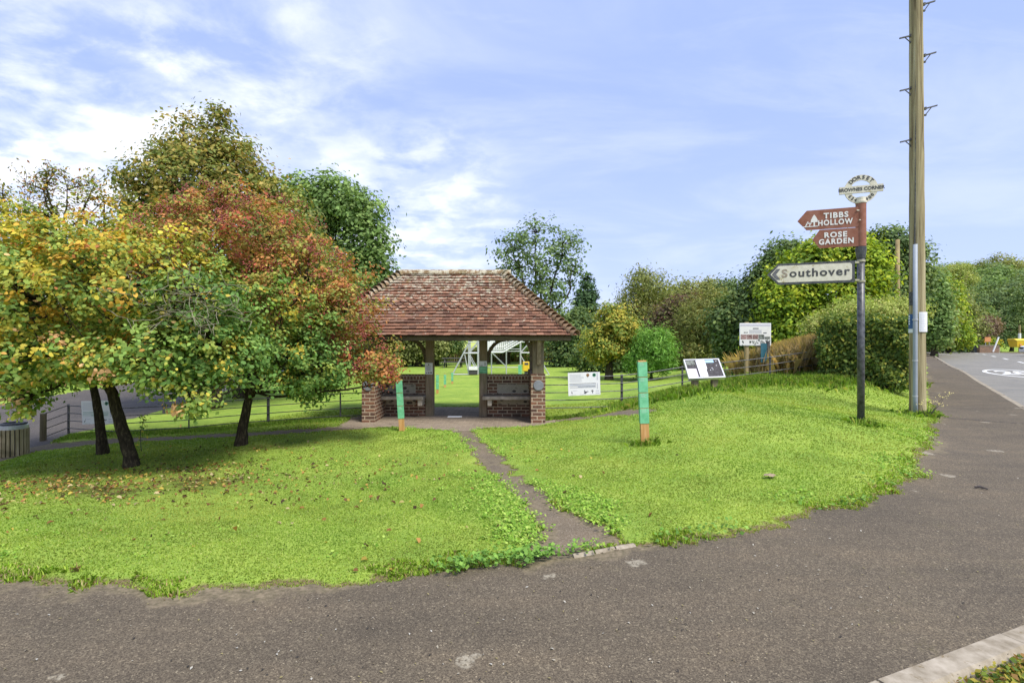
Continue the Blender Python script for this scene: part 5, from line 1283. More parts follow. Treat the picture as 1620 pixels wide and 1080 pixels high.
# --- clipped hedge in front of the sprawling shrub
def hedge_box(name, label, x0, x1, y0, y1, z1, pal, seed, n, size, cat='hedge', group=None, rag=.09):
    rng = np.random.default_rng(seed); zb = H((x0 + x1) / 2, (y0 + y1) / 2); t = thing(name, label, cat, ((x0 + x1) / 2, (y0 + y1) / 2, zb), group)
    q = rng.random((n, 3)); face = rng.choice(5, n, p=[.42, .08, .16, .16, .18]); d = np.zeros((n, 3))
    x = x0 + (x1 - x0) * q[:, 0]; y = y0 + (y1 - y0) * q[:, 1]; z = zb - .05 + (z1 - zb) * q[:, 2]
    y = np.where(face == 0, y0, np.where(face == 1, y1, y)); x = np.where(face == 2, x0, np.where(face == 3, x1, x)); z = np.where(face == 4, z1, z)
    d[:, 1] = (face == 1) * 1.0 - (face == 0); d[:, 0] = (face == 3) * 1.0 - (face == 2); d[:, 2] = face == 4
    bul = rag * (np.sin(x * 3.1 + z * 2) * np.sin(z * 4.3 + x) + .6 * np.sin(x * 7 + y * 5 + z * 6)); inset = rng.random(n) ** 1.6 * .22
    pos = np.stack([x, y, z], 1) + d * (bul - inset)[:, None] + rng.normal(size=(n, 3)) * .035
    nrm = d * .7 + rng.normal(size=(n, 3)) * .5 + np.array((0, 0, .4)); nrm /= np.linalg.norm(nrm, axis=1)[:, None]
    pc = np.array([c for _, c in pal]); w = np.array([v for v, _ in pal]); k = rng.choice(len(w), n, p=w / w.sum()); col = pc[k] * rng.uniform(.7, 1.3, (n, 1))
    raw_mesh('foliage', leafquads(rng, pos, nrm, size * rng.uniform(.6, 1.35, n), .62, .3), 4, M['leaf'], np.clip(col, 0, 1), t)
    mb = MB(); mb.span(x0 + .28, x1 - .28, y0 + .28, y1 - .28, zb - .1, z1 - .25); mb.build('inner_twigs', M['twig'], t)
    return t
hb = hedge_box('clipped_hedge', 'dense clipped dark green hedge block between the fingerpost and telegraph pole', 7.66, 9.46, 11.9, 14.6, P(0, 501, 12.3).z, PAL_HEDGE, 61, 17000, .085)
hb.rotation_euler = (0, 0, math.radians(-36)); hb.location.x = 8.95; hb.location.y = 13.25
# --- greenery seen through and beside the shelter
bg('dark_tree', 'dark leafy tree with twin trunks seen through the shelter over the seat with the stake', 'tree', 664, 42, [(640, 545, 34, 26), (665, 540, 30, 24), (620, 560, 30, 22), (690, 548, 22, 18), (640, 515, 50, 30)], PAL_OLIVE, 71, (420, 34, .7, .24), tr=.28, twig=20)
bg('dark_tree', 'small dark tree on a thin trunk just past the oak post in the shelter opening', 'tree', 690, 44, [(692, 550, 20, 14), (705, 540, 22, 16), (690, 525, 40, 20)], PAL_DARK, 72, (240, 34, .7, .24), tr=.22, twig=20)
bg('dark_tree', 'dark trunked tree standing behind the white steel frame', 'tree', 797, 46, [(800, 515, 52, 26), (780, 540, 22, 14), (830, 545, 26, 14), (815, 530, 40, 20)], PAL_GREEN, 73, (300, 34, .8, .25), tr=.5, twig=20)
for i, (px, Y, lob, lab) in enumerate(((500, 36, [(490, 575, 32, 18), (520, 568, 30, 22), (465, 580, 22, 14)], 'dark shrub on the park grass left of the shelter pillar'), (560, 38, [(556, 572, 30, 20), (580, 560, 26, 26), (600, 575, 22, 16)], 'dark green shrub close behind the shelter pillar and berry tree'), (430, 40, [(425, 575, 30, 18), (400, 565, 34, 26)], 'shadowy shrub by the grey utility cabinet'))):
    bg('dark_shrub', lab, 'shrub', px, Y, lob, PAL_DARK, 80 + i, (260, 34, .6, .22), tr=.12, twig=0)
# shrubs and trees beyond the drive
for i, (x, y, h, w, lab) in enumerate(((-24, 27, 5.5, 3.6, 'tall dark shrub beyond the drive near the frame edge'), (-21.5, 33, 5.0, 3.6, 'second dark shrub along the drive behind the litter bin'), (-20, 41, 6.5, 4.0, 'bushy dark tree farther along the drive'), (-27, 20, 5.0, 3.8, 'dark shrub at the bend of the drive'), (-22, 52, 8, 5, 'broad tree at the far end of the drive'), (-10, 60, 8, 5, 'leafy tree at the far park edge behind the berry tree'), (-30, 36, 9, 5, 'big dark tree standing back from the drive'), (-25, 13, 4.5, 3.4, 'low dark shrub where the drive leaves the view'), (-28, 7, 6.5, 4.0, 'dark tree at the near end of the drive'))):
    z = H(x, y); lob = [dict(c=np.array((x + dx * w, y + dy * w, z + h * f)), r=np.array((w * s, w * s, h * .3)), pal=0, dens=1) for dx, dy, f, s in ((0, 0, .68, .75), (-.45, .1, .45, .6), (.5, -.1, .42, .6), (.1, -.3, .25, .8))]
    tree('dark_shrub' if h < 6 else 'park_tree', lab, 'shrub' if h < 6 else 'tree', (x, y), lob, [PAL_DARK if i % 2 else PAL_OLIVE], 90 + i, leaf=('crown', 300, 34, .75, .22), trunk_r=.18, twig=10)
# far tree line beyond the park field: copies of three kinds
def proto(name, label, cat, pal, seed, h, w, leaf, group, **kw):
    lob = [dict(c=np.array((dx * w, dy * w, h * f)), r=np.array((w * s, w * s, h * g)), pal=0, dens=1) for dx, dy, f, s, g in ((0, 0, .72, .62, .28), (-.42, .1, .5, .5, .24), (.42, -.1, .52, .5, .25), (.05, -.35, .36, .6, .2), (-.1, .3, .58, .5, .25))]
    rng = np.random.default_rng(seed); t = thing(name, label, cat, (0, 0, 0), group)
    V, col, CC, DD = leaves(rng, lob, [pal], *leaf, **kw); raw_mesh('crown', V, 4, M['leaf'], col, t)
    sk = Skel(); sk.tube([(0, 0, -.5), (0, 0, h * .55)], [w * .07, w * .04], 8); sk.build('trunk', M['bark'], t); return t
def place(pr, first, x, y, s, rz, label, group):
    o = pr if first else copy_tree(pr)
    o.location = (x, y, H(x, y) - .2); o.scale = (s, s, s * random.uniform(.9, 1.12)); o.rotation_euler = (0, 0, rz); props(o, label, None, group); return o
GW = 'trees of the wooded hillside beyond the road'
protos = [proto('woodland_tree', 'x', 'tree', p, 100 + i, 11, 5.2, (330, 34, 1.3, .50), GW, inner=.5) for i, p in enumerate((PAL_GREEN, PAL_OLIVE, G((3, (.15, .22, .085)), (2, (.20, .27, .105)), (1, (.25, .30, .11))), G((3, (.26, .29, .08)), (2, (.33, .33, .10)), (1, (.19, .24, .07))), PAL_DARK))]
LABW = ['mid green rounded tree in the wood covering the far hillside', 'olive green tree in the wood covering the far hillside', 'grey green tree in the wood covering the far hillside', 'yellowish tree in the wood covering the far hillside', 'dark green tree in the wood covering the far hillside']
rw = random.Random(5); cnt = [0] * 5
def wood(px, Y, k, s): 
    x = (px - 810) / F * Y; f = cnt[k] == 0; cnt[k] += 1; place(protos[k], f, x, Y, s, rw.uniform(0, 6.28), LABW[k], GW)
for row, (Y, n, s) in enumerate(((88, 8, .95), (102, 8, 1.0), (118, 8, 1.05), (134, 8, 1.1), (152, 8, 1.15), (172, 7, 1.2))):
    for i in range(n):
        px = 1462 + (i + .5 + rw.uniform(-.35, .35)) * 250 / n - row * 4 + (row % 2) * 14
        wood(px, Y + rw.uniform(-5, 5), rw.choice((0, 1, 2, 2, 0, 3, 4, 1)), s * rw.uniform(.85, 1.15))
# the trees lining the far end of the road
for i, (px, Y, lob, pal, lab) in enumerate(((1478, 40, [(1478, 452, 12, 22), (1482, 484, 16, 30), (1480, 520, 18, 28)], PAL_GREEN, 'tall dark tree directly behind the telegraph pole notice'), (1500, 52, [(1500, 465, 18, 24), (1502, 500, 24, 30), (1505, 530, 26, 20)], PAL_YG, 'yellow tinted tree second along the road verge'), (1522, 60, [(1522, 490, 18, 26), (1528, 515, 24, 26), (1515, 535, 22, 14)], PAL_OLIVE, 'olive tree third along the road verge'), (1555, 66, [(1552, 520, 18, 14), (1562, 515, 14, 12), (1548, 532, 16, 10)], PAL_WINE, 'bare looking brown bush above the low brick wall'), (1510, 100, [(1512, 428, 20, 12), (1505, 445, 16, 14), (1520, 445, 18, 14)], PAL_SPRAW, 'pale crowned tree standing up on the hill crest'), (1600, 70, [(1600, 520, 20, 20), (1585, 535, 16, 12), (1618, 500, 16, 40)], PAL_DARK, 'dark tree behind the yellow grit bin'))):
    bg('roadside_tree', lab, 'tree' if 'tree' in lab else 'bush', px, Y, lob, pal, 120 + i, (280, 36, .7, .25), tr=.2, twig=10)
x0, x1 = P(1467, 0, 57).x, P(1500, 0, 57).x
hedge_box('garden_hedge', 'blue green garden hedge across the far end of the road', x0, P(1518, 0, 58).x, 57, 59.5, P(0, 530, 57).z, PAL_CONIF, 131, 4200, .22, rag=.2)
hedge_box('garden_hedge', 'darker green hedge beside the dark gate pier', P(1519, 0, 60).x, P(1533, 0, 60).x, 60, 61.5, P(0, 532, 60).z, PAL_DARK, 132, 1800, .22, rag=.15)
hedge_box('garden_hedge', 'bright lime green clipped hedge above the gate piers', P(1529, 0, 63).x, P(1549, 0, 63).x, 62.5, 64, P(0, 538, 63).z, PAL_BRIGHT, 133, 2200, .2, rag=.15)
bg('flower_shrub', 'low green shrub with yellow patches on top of the brick wall', 'shrub', 1562, 59, [(1556, 544, 9, 4), (1570, 543, 9, 5)], [G((3, (.17, .27, .04)), (1, (.6, .45, .03)), (1, (.1, .18, .03)))], 134, (80, 30, .4, .2), tr=.05, twig=0)
# distant line of trees beyond the park and field
GF = 'far tree line beyond the park field'
pf = [proto('field_tree', 'x', 'tree', p, 140 + i, 9, 5.0, (170, 26, 1.4, .6), GF) for i, p in enumerate((PAL_OLIVE, PAL_GREEN))]
c2 = [0, 0]; rw = random.Random(9)
for i in range(36):
    px = 330 + i * 27 + rw.uniform(-8, 8); Y = rw.uniform(150, 175); k = i % 2; x = (px - 810) / F * Y; f = c2[k] == 0; c2[k] += 1
    if x > .33 * Y: continue
    place(pf[k], f, x, Y, rw.uniform(.6, .95), rw.uniform(0, 6), ('olive' if k == 0 else 'green') + ' tree in the distant line beyond the park field', GF)
# thicket filling the skyline between the weeping birch and the maple and behind the dark shrubs
for i, (px, Y, lob, pal, lab) in enumerate(((1050, 70, [(1050, 500, 60, 40), (1000, 530, 50, 36), (1110, 510, 50, 40)], PAL_OLIVE, 'olive woodland tree filling the gap behind the weeping birch'), (1180, 70, [(1180, 505, 50, 40), (1150, 520, 40, 40), (1230, 500, 50, 60)], PAL_DARK, 'dark woodland tree behind the tall information board trees'), (880, 70, [(880, 540, 40, 26), (915, 530, 36, 36), (860, 555, 30, 16)], PAL_GREEN, 'green woodland tree behind the dark shrub mass'), (1450, 45, [(1450, 480, 30, 50), (1470, 510, 20, 36)], PAL_OLIVE, 'olive tree between the ivy tree and the road'))):
    bg('woodland_edge_tree', lab, 'tree', px, Y, lob, pal, 160 + i, (380, 34, 1.1, .36), tr=.25, twig=10)
# ------------------------------------------------------------------ grass, weeds, litter
def blades(name, n, rfun, keep, hfun, wfun, colfun, seed, lean=.45, tilt_n=True):
    rng = np.random.default_rng(seed); x, y = rfun(rng, n); k = keep(x, y, rng); x, y = x[k], y[k]; n = len(x)
    z = Hn(x, y) + turf_lift(hardd(x, y), x, y) - .006; h = hfun(x, y, rng); w = wfun(x, y, rng); a = rng.uniform(0, 2 * np.pi, n); l = np.abs(rng.normal(size=n)) * lean
    d = np.stack([np.cos(a), np.sin(a), np.zeros(n)], 1); b = np.stack([-np.sin(a), np.cos(a), np.zeros(n)], 1); base = np.stack([x, y, z], 1)
    tip = base + d * (h * np.sin(np.minimum(l, 1.3)))[:, None] + np.array((0, 0, 1)) * (h * np.cos(np.minimum(l, 1.3)))[:, None]
    mid = base + d * (h * .3 * np.sin(np.minimum(l, 1.3)))[:, None] + np.array((0, 0, 1)) * (h * .55)[:, None]
    ww = (b * w[:, None]) * .5
    V = np.stack([base - ww, base + ww, mid + ww * .8, tip, mid - ww * .8], 1).reshape(-1, 3)
    o = raw_mesh(name, V, 5, M['blade'], np.clip(colfun(x, y, rng), 0, 1)); o['kind'] = 'stuff'; return o
def hardd(x, y): return fields(x, y)['hard']
def fan(rmin, rmax, half=.92):
    def f(rng, n):
        r = np.exp(rng.uniform(np.log(rmin), np.log(rmax), n)); a = rng.uniform(-half, half, n); return r * np.sin(a), r * np.cos(a)
    return f
GCOL = np.array(((.23, .345, .045), (.295, .395, .06), (.385, .445, .10), (.155, .26, .038), (.46, .44, .19)))
def gcol(x, y, rng):
    n = len(x); k = rng.choice(5, n, p=[.32, .32, .2, .11, .05]); c = (GCOL[k] * .6 + GCOL[:3].mean(0) * .4) * rng.uniform(.82, 1.18, (n, 1))
    pat = .5 + .5 * np.sin(x * 2.1 + 1.3 * np.sin(y * 1.7)) * np.sin(y * 2.6 + np.sin(x * 1.1)); c *= (.9 + .16 * pat + .10 * np.sin(x * 5.3 + 2 * np.sin(y * 4.1)))[:, None]
    big = wob(x + 3, y * 1.4, 1, .55) + .6 * wob(x, y, 1, 1.3); dry = sstep(big, .35, 1.1)[:, None]; lush = sstep(-big, .3, 1.1)[:, None]
    c = c * (1 - .5 * dry) + np.array((.43, .46, .10)) * .5 * dry * rng.uniform(.8, 1.15, (n, 1)); c = c * (1 - .45 * lush) + np.array((.17, .33, .04)) * .45 * lush
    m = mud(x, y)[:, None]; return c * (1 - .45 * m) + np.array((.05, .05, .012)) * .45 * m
def keep_lawn(x, y, rng):
    m = mud(x, y); return ((lambda f_: (f_['hard'] > -.015 - .03 * rng.random(len(x))) & (f_['path'] > .03))(fields(x, y))) & (rng.random(len(x)) > m * 1.15) & (Hn(x, y) < 3)
blades('lawn_grass', 600000, fan(2.6, 15, 1.12), keep_lawn, lambda x, y, r: (.010 + .0013 * np.hypot(x, y)) * r.uniform(.5, 1.5, len(x)) * np.clip(.45 + fields(x, y)['path'] * 1.4, .4, 1), lambda x, y, r: .0028 + .0013 * np.hypot(x, y), gcol, 201, .75)
# rough, longer edge where the turf meets the tarmac
def keep_edge(x, y, rng):
    f_ = fields(x, y); d = f_['hard']; nz = wob(x, y, 1, 1.6) + wob(x, y, .7, 5); return (d > np.where(f_['path'] < .3, .03, -.05)) & (f_['road'] > .6) & (d < np.where(f_['path'] < .3, .06, .16)) & (nz > np.where(f_['path'] < .3, .5, -.15)) & (y < 13)
def ecol(x, y, rng):
    n = len(x); E = np.array(((.22, .37, .035), (.29, .44, .045), (.38, .48, .08), (.48, .42, .20), (.36, .26, .12))); return E[rng.choice(5, n, p=[.34, .3, .2, .1, .06])] * rng.uniform(.7, 1.25, (n, 1))
blades('rough_edge_grass', 380000, fan(2.8, 13, 1.1), keep_edge, lambda x, y, r: r.uniform(.02, .055, len(x)) * np.where(wob(x, y, 1, 2.7) > .35, 1.15, .75), lambda x, y, r: .004 + .0011 * np.hypot(x, y), ecol, 202, .75)
# long grass along the foot of the rail fence and under the hedge
FLN = [GH(*p) for p in ((1000, 640), (1060, 628), (1110, 617), (1180, 606), (1250, 603), (1320, 605), (1385, 607), (1440, 610))]
FL2 = [(pt[0], pt[1]) for pt in ((a[0], a[1]) for a, _ in [pp(862, 640, 12.25), pp(930, 640, 12.25), pp(990, 640, 12.3)])]
FL3 = [(a[0], a[1] - .05) for a, _ in ([pp(574, 621, 12.5), pp(423.5, 629.5, 12.4), pp(298, 640, 12.3), pp(182.6, 646, 12.2), pp(107, 641, 12.2), pp(70, 655, 12.1)])]
def vrf(lines, w):
    def f(rng, n):
        segs = [(a, b) for ln in lines for a, b in zip(ln[:-1], ln[1:])]; le = np.array([math.dist(a, b) for a, b in segs]); k = rng.choice(len(segs), n, p=le / le.sum())
        A = np.array([s[0] for s in segs])[k]; B = np.array([s[1] for s in segs])[k]; t = rng.random((n, 1)); p = A + (B - A) * t + rng.normal(size=(n, 2)) * w * .5; return p[:, 0], p[:, 1]
    return f
LCOL = np.array(((.16, .29, .04), (.23, .37, .05), (.31, .44, .07), (.42, .45, .14)))
lcol = lambda x, y, rng: LCOL[rng.choice(4, len(x), p=[.3, .35, .22, .13])] * rng.uniform(.7, 1.3, (len(x), 1))
kp = lambda x, y, rng: (hardd(x, y) > .0) & (wob(x, y, 1, 1.1) > -.9)
blades('long_verge_grass', 42000, vrf([FLN], .75), kp, lambda x, y, r: r.uniform(.05, .20, len(x)), lambda x, y, r: np.full(len(x), .013), lcol, 203, .6)
blades('fence_foot_grass', 26000, vrf([FL2, FL3], .28), kp, lambda x, y, r: r.uniform(.02, .09, len(x)), lambda x, y, r: np.full(len(x), .012), lcol, 204, .5)
# straw coloured grass on the bank behind the fence
SX = [(P(1218, 0, 14.6).x, 14.6), (P(1275, 0, 14.6).x, 14.6), (P(1335, 0, 14.6).x, 14.4)]
scol = lambda x, y, rng: np.array(((.62, .47, .25), (.70, .56, .33), (.45, .38, .17)))[rng.integers(0, 3, len(x))] * rng.uniform(.75, 1.2, (len(x), 1))
def sh_(x, y, r):
    f = np.clip((x - SX[0][0]) / (SX[2][0] - SX[0][0]), 0, 1); return (.75 + .65 * f) * r.uniform(.5, 1.1, len(x))
blades('straw_grass', 52000, vrf([SX], .7), lambda x, y, r: (y > 13.35), sh_, lambda x, y, r: np.full(len(x), .009), scol, 205, .35)
# wild grass strip at the edge of the far field
WF = [(-16, 50.5), (-2, 50.5), (6, 51.5)]
blades('wild_field_grass', 9000, vrf([WF], 1.2), lambda x, y, r: y > 49, lambda x, y, r: r.uniform(.5, 1.6, len(x)), lambda x, y, r: np.full(len(x), .06), lambda x, y, r: np.array(((.33, .30, .10), (.24, .27, .06), (.40, .33, .14)))[r.integers(0, 3, len(x))] * r.uniform(.7, 1.2, (len(x), 1)), 206, .3)
# clover and broad leaved weeds in low patches
def weeds(name, spots, per, spread, size, cols, seed, lift=.03, kind='stuff', label=None):
    rng = np.random.default_rng(seed); S = np.array(spots); idx = np.repeat(np.arange(len(S)), per); n = len(idx); xy = S[idx] + rng.normal(size=(n, 2)) * spread * rng.uniform(.5, 1.2, len(S))[idx][:, None]
    k = hardd(xy[:, 0], xy[:, 1]) > -.09; xy = xy[k]; n = len(xy); z = Hn(xy[:, 0], xy[:, 1]) + .022 + rng.random(n) * lift; nrm = rng.normal(size=(n, 3)) * .45 + np.array((0, -.15, 1)); nrm /= np.linalg.norm(nrm, axis=1)[:, None]
    c = np.array(cols); col = c[rng.integers(0, len(c), n)] * rng.uniform(.75, 1.25, (n, 1))
    o = raw_mesh(name, leafquads(rng, np.column_stack([xy, z]), nrm, size * rng.uniform(.6, 1.3, n), .85, .2), 4, M['leaf'], np.clip(col, 0, 1)); o['kind'] = kind; return o
rng = np.random.default_rng(77); sp = []
x, y = fan(2.9, 12)(rng, 26000); d = hardd(x, y); nz = wob(x, y, 1, .9)
s1 = (d > .0) & (d < .42) & (nz > .1); s2 = (d > .3) & (nz > .95) & (rng.random(len(x)) < .10); s3 = (d > .3) & (rng.random(len(x)) < .006)
spots = np.column_stack([x, y])[s1 | s2 | s3][:1100]
weeds('clover_patches', spots, 13, .06, .024, ((.22, .38, .05), (.28, .43, .06), (.17, .31, .04), (.36, .47, .10)), 301)
weeds('fringe_weeds', [RP(px + rng.normal() * 14, py) for px in range(705, 905, 9) for py in (880 - (px - 880) * .12,)] + [RP(px, py) for px, py in ((1290, 806), (1340, 800), (1370, 792), (1405, 770), (1440, 757), (1120, 850), (1060, 856), (1160, 842))], 26, .085, .032, ((.17, .32, .055), (.22, .38, .07), (.12, .24, .045)), 302, .06)
# weeds at pole and post feet
for nm, c, n, s in (('pole_foot_weeds', (P(1452, 655, 9.7).x, 9.55), 300, .20), ('post_foot_weeds', (P(1362, 670, 7.5).x, 7.42), 130, .10), ('post_foot_weeds', (P(1020, 703, 7.5).x, 7.35), 90, .11), ('gutter_weeds', (2.35, 2.36), 1, .1)):
    if n > 1: blades(nm, n * 2, lambda r, m, c=c, s=s: (c[0] + r.normal(size=m) * s, c[1] + r.normal(size=m) * s * .7), lambda x, y, r: np.ones(len(x), bool), lambda x, y, r: r.uniform(.03, .13, len(x)), lambda x, y, r: np.full(len(x), .010), lcol, 310 + n, .7)
# yellow flowered stems by the pole
mb = Skel(); b = Vector((P(1466, 655, 9.4).x, 9.4, H(7.4, 9.4))); rg = np.random.default_rng(5)
ends = []
for px, py in ((1500, 622), (1492, 628), (1480, 636), (1470, 632), (1487, 640), (1458, 640)):
    e = P(px, py, 9.3); mb.limb(b, e, .007, .003, rg, 5, .08, 4); ends.append(e)
t = thing('ragwort_plant', 'straggly weed with small yellow flowers leaning over the pavement from the pole', 'weed', b); mb.build('stem', M['twig'], t)
q = np.array([tuple(e) for e in ends])[rg.integers(0, 6, 60)] + rg.normal(size=(60, 3)) * np.array((.05, .04, .02)); raw_mesh('flowers', leafquads(rg, q, np.tile((0, -.5, .8), (60, 1)), np.full(60, .022), 1.0, .1), 4, M['leaf'], np.tile((.62, .55, .22), (60, 1)), t)
# gutter weeds and soil beyond the kerb in the corner
rg = np.random.default_rng(8); n = 9000; K = np.array(KERB); sel = [i for i in range(len(K)) if 1.2 < K[i, 0] < 3.6]; pts = K[sel]; k = rg.integers(0, len(pts) - 1, n); tt = rg.random((n, 1)); p = pts[k] * (1 - tt) + pts[k + 1] * tt
dv = pts[k + 1] - pts[k]; dv /= np.linalg.norm(dv, axis=1)[:, None]; p = p + np.column_stack([dv[:, 1], -dv[:, 0]]) * (.145 + np.abs(rg.normal(size=(n, 1))) * .2); z = Hn(p[:, 0], p[:, 1]) - .105 + rg.random(n) ** 1.3 * .125
nr = rg.normal(size=(n, 3)) * .5 + np.array((0, -.2, .9)); nr /= np.linalg.norm(nr, axis=1)[:, None]; cc = np.array(((.16, .22, .03), (.26, .27, .04), (.36, .30, .05), (.10, .16, .03), (.30, .18, .06)))
o = raw_mesh('gutter_weeds', leafquads(rg, np.column_stack([p, z]), nr, .028 * rg.uniform(.5, 1.4, n), .6, .3), 4, M['leaf'], cc[rg.integers(0, 5, n)]); o['kind'] = 'stuff'
# moss line on the pavement side of the kerb
# fallen leaves under the thorn trees and a few strays
n = 5200; x = rg.normal(-5.4, 2.6, n); y = rg.normal(7.0, 1.25, n); m = hardd(x, y) > .0; kk = m & (y > 3.4) & (rg.random(n) < .10 + mud(x, y) * .95); x, y = x[kk], y[kk]
x2, y2 = fan(3.2, 13)(rg, 220); k2 = (hardd(x2, y2) > .05) & (x2 < 1.2); x = np.concatenate([x, x2[k2]]); y = np.concatenate([y, y2[k2]]); n = len(x)
z = Hn(x, y) + .028 + rg.random(n) * .02; nr = rg.normal(size=(n, 3)) * .35 + np.array((0, -.1, 1)); nr /= np.linalg.norm(nr, axis=1)[:, None]
fc = np.array(((.50, .38, .08), (.40, .22, .07), (.26, .13, .05), (.52, .44, .17), (.14, .08, .035), (.46, .37, .20), (.09, .06, .03))); col = fc[rg.choice(7, n, p=[.15, .12, .13, .12, .21, .11, .16])] * rg.uniform(.6, 1.2, (n, 1))
o = raw_mesh('fallen_leaves', leafquads(rg, np.column_stack([x, y, z]), nr, .047 * rg.uniform(.5, 1.35, n), .6, .9, oval=True), 6, M['leaf'], col); o['kind'] = 'stuff'
# stray grit and clippings on the pavement
n = 1500; x, y = fan(2.0, 9)(rg, n); d = fields(x, y); k = (d['pave'] < -.02) & (d['road'] > .15); x, y = x[k], y[k]; n = len(x); z = Hn(x, y) + .006; nr = rg.normal(size=(n, 3)) * .2 + np.array((0, 0, 1)); nr /= np.linalg.norm(nr, axis=1)[:, None]
gc = np.array(((.40, .36, .28), (.16, .13, .08), (.30, .26, .12), (.05, .045, .04), (.5, .48, .42)))
o = raw_mesh('pavement_grit', leafquads(rg, np.column_stack([x, y, z]), nr, rg.uniform(.008, .022, n), .5, .3), 4, M['leaf'], gc[rg.integers(0, 5, n)]); o['kind'] = 'stuff'
a, b = RP(1542, 770), RP(1563, 773); mb = Skel(); mb.tube([(a[0], a[1], H(*a) + .012), ((a[0] + b[0]) / 2, (a[1] + b[1]) / 2 + .02, H(*a) + .02), (b[0], b[1], H(*b) + .012)], [.008, .012, .007], 6)
props(mb.build('fallen_twig', M['twig'], org=(a[0], a[1], H(*a))), 'short dark twig lying on the tarmac pavement', 'twig')
c = GH(1218, 760); mb = MB(); rr2 = random.Random(2); pts = [(c[0] + .07 * math.cos(k) * rr2.uniform(.7, 1.1), c[1] + .045 * math.sin(k)) for k in np.linspace(0, 5.6, 8)]; z = H(*c)
mb.add([(p[0], p[1], z + .05 + .012 * (i % 2)) for i, p in enumerate(pts)] + [(c[0], c[1], z + .075)], [(i, (i + 1) % 8, 8) for i in range(8)])
props(mb.build('dead_leaf', plain('dead_leaf', (.30, .22, .13), .9, .3, 30), org=(c[0], c[1], z)), 'large curled brown dead leaf lying on the open lawn', 'leaf')
# leggy sapling beside the leaning trunk
b0 = GH(224, 716); t = thing('sapling', 'thin leafy sapling sprouting beside the leaning thorn trunk', 'sapling', (b0[0], b0[1], H(*b0))); sk = Skel(); bz = H(*b0); sk.limb((b0[0], b0[1], bz), (b0[0] + .05, b0[1], bz + .62), .008, .004, rg, 5, .05, 4); sk.build('stem', M['twig'], t)
n = 70; hh = rg.random(n) ** .7 * .6 + .1; pos = np.column_stack([b0[0] + .05 * hh + rg.normal(size=n) * .06, b0[1] + rg.normal(size=n) * .05, bz + hh]); nr = rg.normal(size=(n, 3)) + np.array((0, 0, .6)); nr /= np.linalg.norm(nr, axis=1)[:, None]
raw_mesh('leaves', leafquads(rg, pos, nr, .05 * rg.uniform(.6, 1.3, n), .6, .3), 4, M['leaf'], np.array([c for _, c in PAL_THORN_G])[rg.integers(0, 4, n)], t)
# ------------------------------------------------------------------ sky, sun, camera
SUN_EL, SUN_AZ = math.radians(56), math.radians(138)      # azimuth clockwise from the view direction (+Y): high, right and a little behind
w = bpy.data.worlds.new('World'); scene.world = w; w.use_nodes = True
nt = w.node_tree; nt.nodes.clear()
class WN(NT):
    def __init__(s, t): s.t = t
q = WN(nt)
sky = q.n('ShaderNodeTexSky', dict(sky_type='NISHITA', sun_disc=False, sun_elevation=SUN_EL, sun_rotation=SUN_AZ, air_density=1.0, dust_density=1.2, ozone_density=2.0))
tc = q.n('ShaderNodeTexCoord').outputs['Generated']
sep = q.n('ShaderNodeSeparateXYZ', i0=tc)
zc = q.math('MAXIMUM', sep.outputs[2], .02)
# project directions on a high cloud plane, so clouds flatten and crowd toward the horizon
inv = q.math('DIVIDE', 1.0, q.math('ADD', zc, .22))
pl = q.n('ShaderNodeVectorMath', dict(operation='SCALE'), i0=tc, Scale=inv).outputs[0]
n1 = q.noise(q.scaled(pl, (1.0, 1.5, 0.0)), 1.15, 8, .58, .55)
n2 = q.noise(q.n('ShaderNodeMapping', Vector=pl, Location=(3.1, 1.7, 0), Rotation=(0, 0, .5), Scale=(.8, 2.6, 0)).outputs[0], 1.6, 7, .62, .8)
n3 = q.noise(q.n('ShaderNodeMapping', Vector=pl, Location=(.35, .2, 0), Scale=(1, 1.1, 0)).outputs[0], 3.4, 7, .55, .2)
# more cloud over the left-hand side of the sky, broken cumulus low on that side
ang = q.n('ShaderNodeMath', dict(operation='ARCTAN2'), i0=sep.outputs[0], i1=sep.outputs[1]).outputs[0]
left = q.step(ang, .15, -.6)
low = q.step(sep.outputs[2], .48, .16)
veil = q.math('ADD', q.math('MULTIPLY', q.step(n1, .40, .68), .66), q.math('MULTIPLY', q.step(n2, .52, .74), .3))
veil = q.math('MULTIPLY', veil, q.math('ADD', .34, q.math('MULTIPLY', left, .42)))
puff = q.math('MULTIPLY', q.step(n3, .46, .58), q.math('MULTIPLY', left, low))
def bank(px, py, r0, r1, amp):
    d = Vector(((px - 810) / F, 1, (540 - py) / F)).normalized()
    dt = q.n('ShaderNodeVectorMath', dict(operation='DOT_PRODUCT'), i0=tc, i1=tuple(d)).outputs['Value']
    return q.math('MULTIPLY', q.step(dt, math.cos(r0), math.cos(r1)), amp)
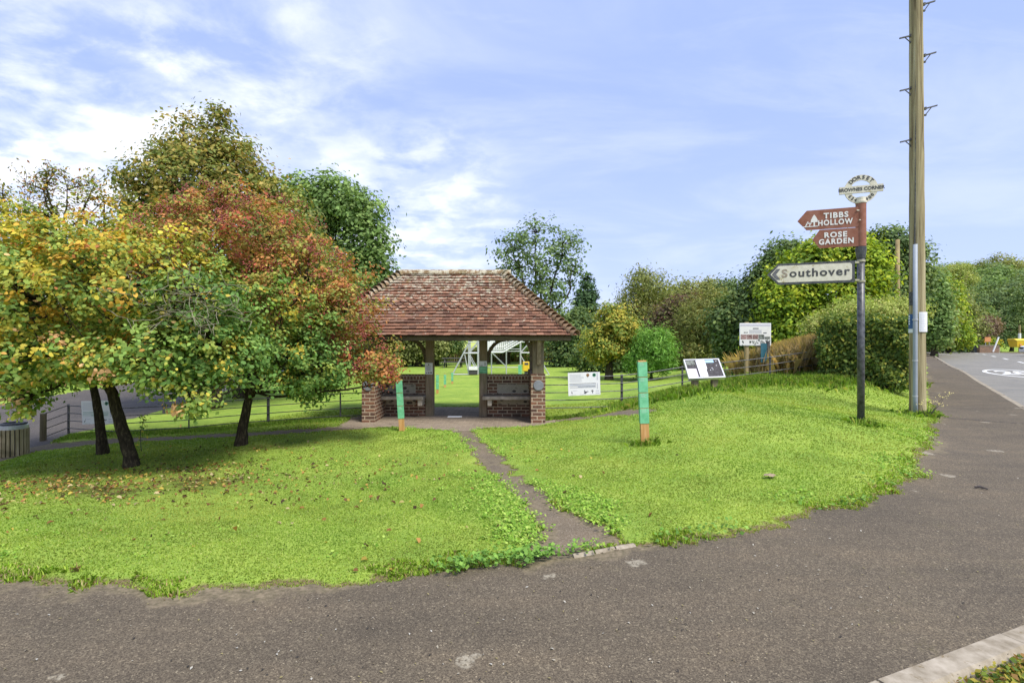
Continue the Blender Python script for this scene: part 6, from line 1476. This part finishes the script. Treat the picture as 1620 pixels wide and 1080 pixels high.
bk = q.math('ADD', bank(665, 345, .22, .03, .62), q.math('ADD', bank(60, 215, .32, .05, .6), q.math('ADD', bank(330, 150, .16, .03, .4), bank(490, 85, .17, .03, .36))), True)
n4 = q.noise(q.n('ShaderNodeMapping', Vector=pl, Location=(1.3, .6, 0), Scale=(1.0, 1.15, 0)).outputs[0], 5.0, 8, .58, .25)
veil = q.math('ADD', veil, q.math('MULTIPLY', bk, q.step(n4, .40, .70)))
cl = q.math('ADD', veil, q.math('MULTIPLY', puff, .9), True)
base = q.mix(.70, sky.outputs[0], (4.5, 5.75, 10.1))
hz = q.step(sep.outputs[2], .42, .0)
base = q.mix(q.math('MULTIPLY', hz, .38), base, (6.6, 7.5, 10.2))
colr = q.mix(q.math('MULTIPLY', cl, .9), base, (9.4, 9.7, 10.4))
bgn = q.n('ShaderNodeBackground', Color=colr, Strength=.08)
q.n('ShaderNodeOutputWorld', Surface=bgn.outputs[0])
sun = bpy.data.lights.new('sun', 'SUN'); sun.energy = 3.3; sun.angle = math.radians(22); sun.color = (1.0, .95, .87)
so = bpy.data.objects.new('sun', sun); COL.objects.link(so)
sd = Vector((math.sin(SUN_AZ) * math.cos(SUN_EL), math.cos(SUN_AZ) * math.cos(SUN_EL), math.sin(SUN_EL)))
so.rotation_euler = sd.to_track_quat('Z', 'Y').to_euler(); so.location = sd * 50
cam = bpy.data.cameras.new('camera'); cam.sensor_width = 36; cam.sensor_fit = 'HORIZONTAL'; cam.lens = 36 * F / 1620; cam.clip_end = 2000; cam.clip_start = .05
co = bpy.data.objects.new('camera', cam); COL.objects.link(co); co.location = (0, 0, EYE); co.rotation_euler = (math.radians(90), 0, 0); scene.camera = co
scene.view_settings.view_transform = 'Standard'; scene.view_settings.look = 'None'; scene.view_settings.exposure = .7; scene.view_settings.gamma = 1
scene.render.resolution_x, scene.render.resolution_y = 1024, 682
scene.cycles.max_bounces = 6; scene.cycles.diffuse_bounces = 4; scene.cycles.transmission_bounces = 4
try: scene.cycles.use_denoising = True
except Exception: pass
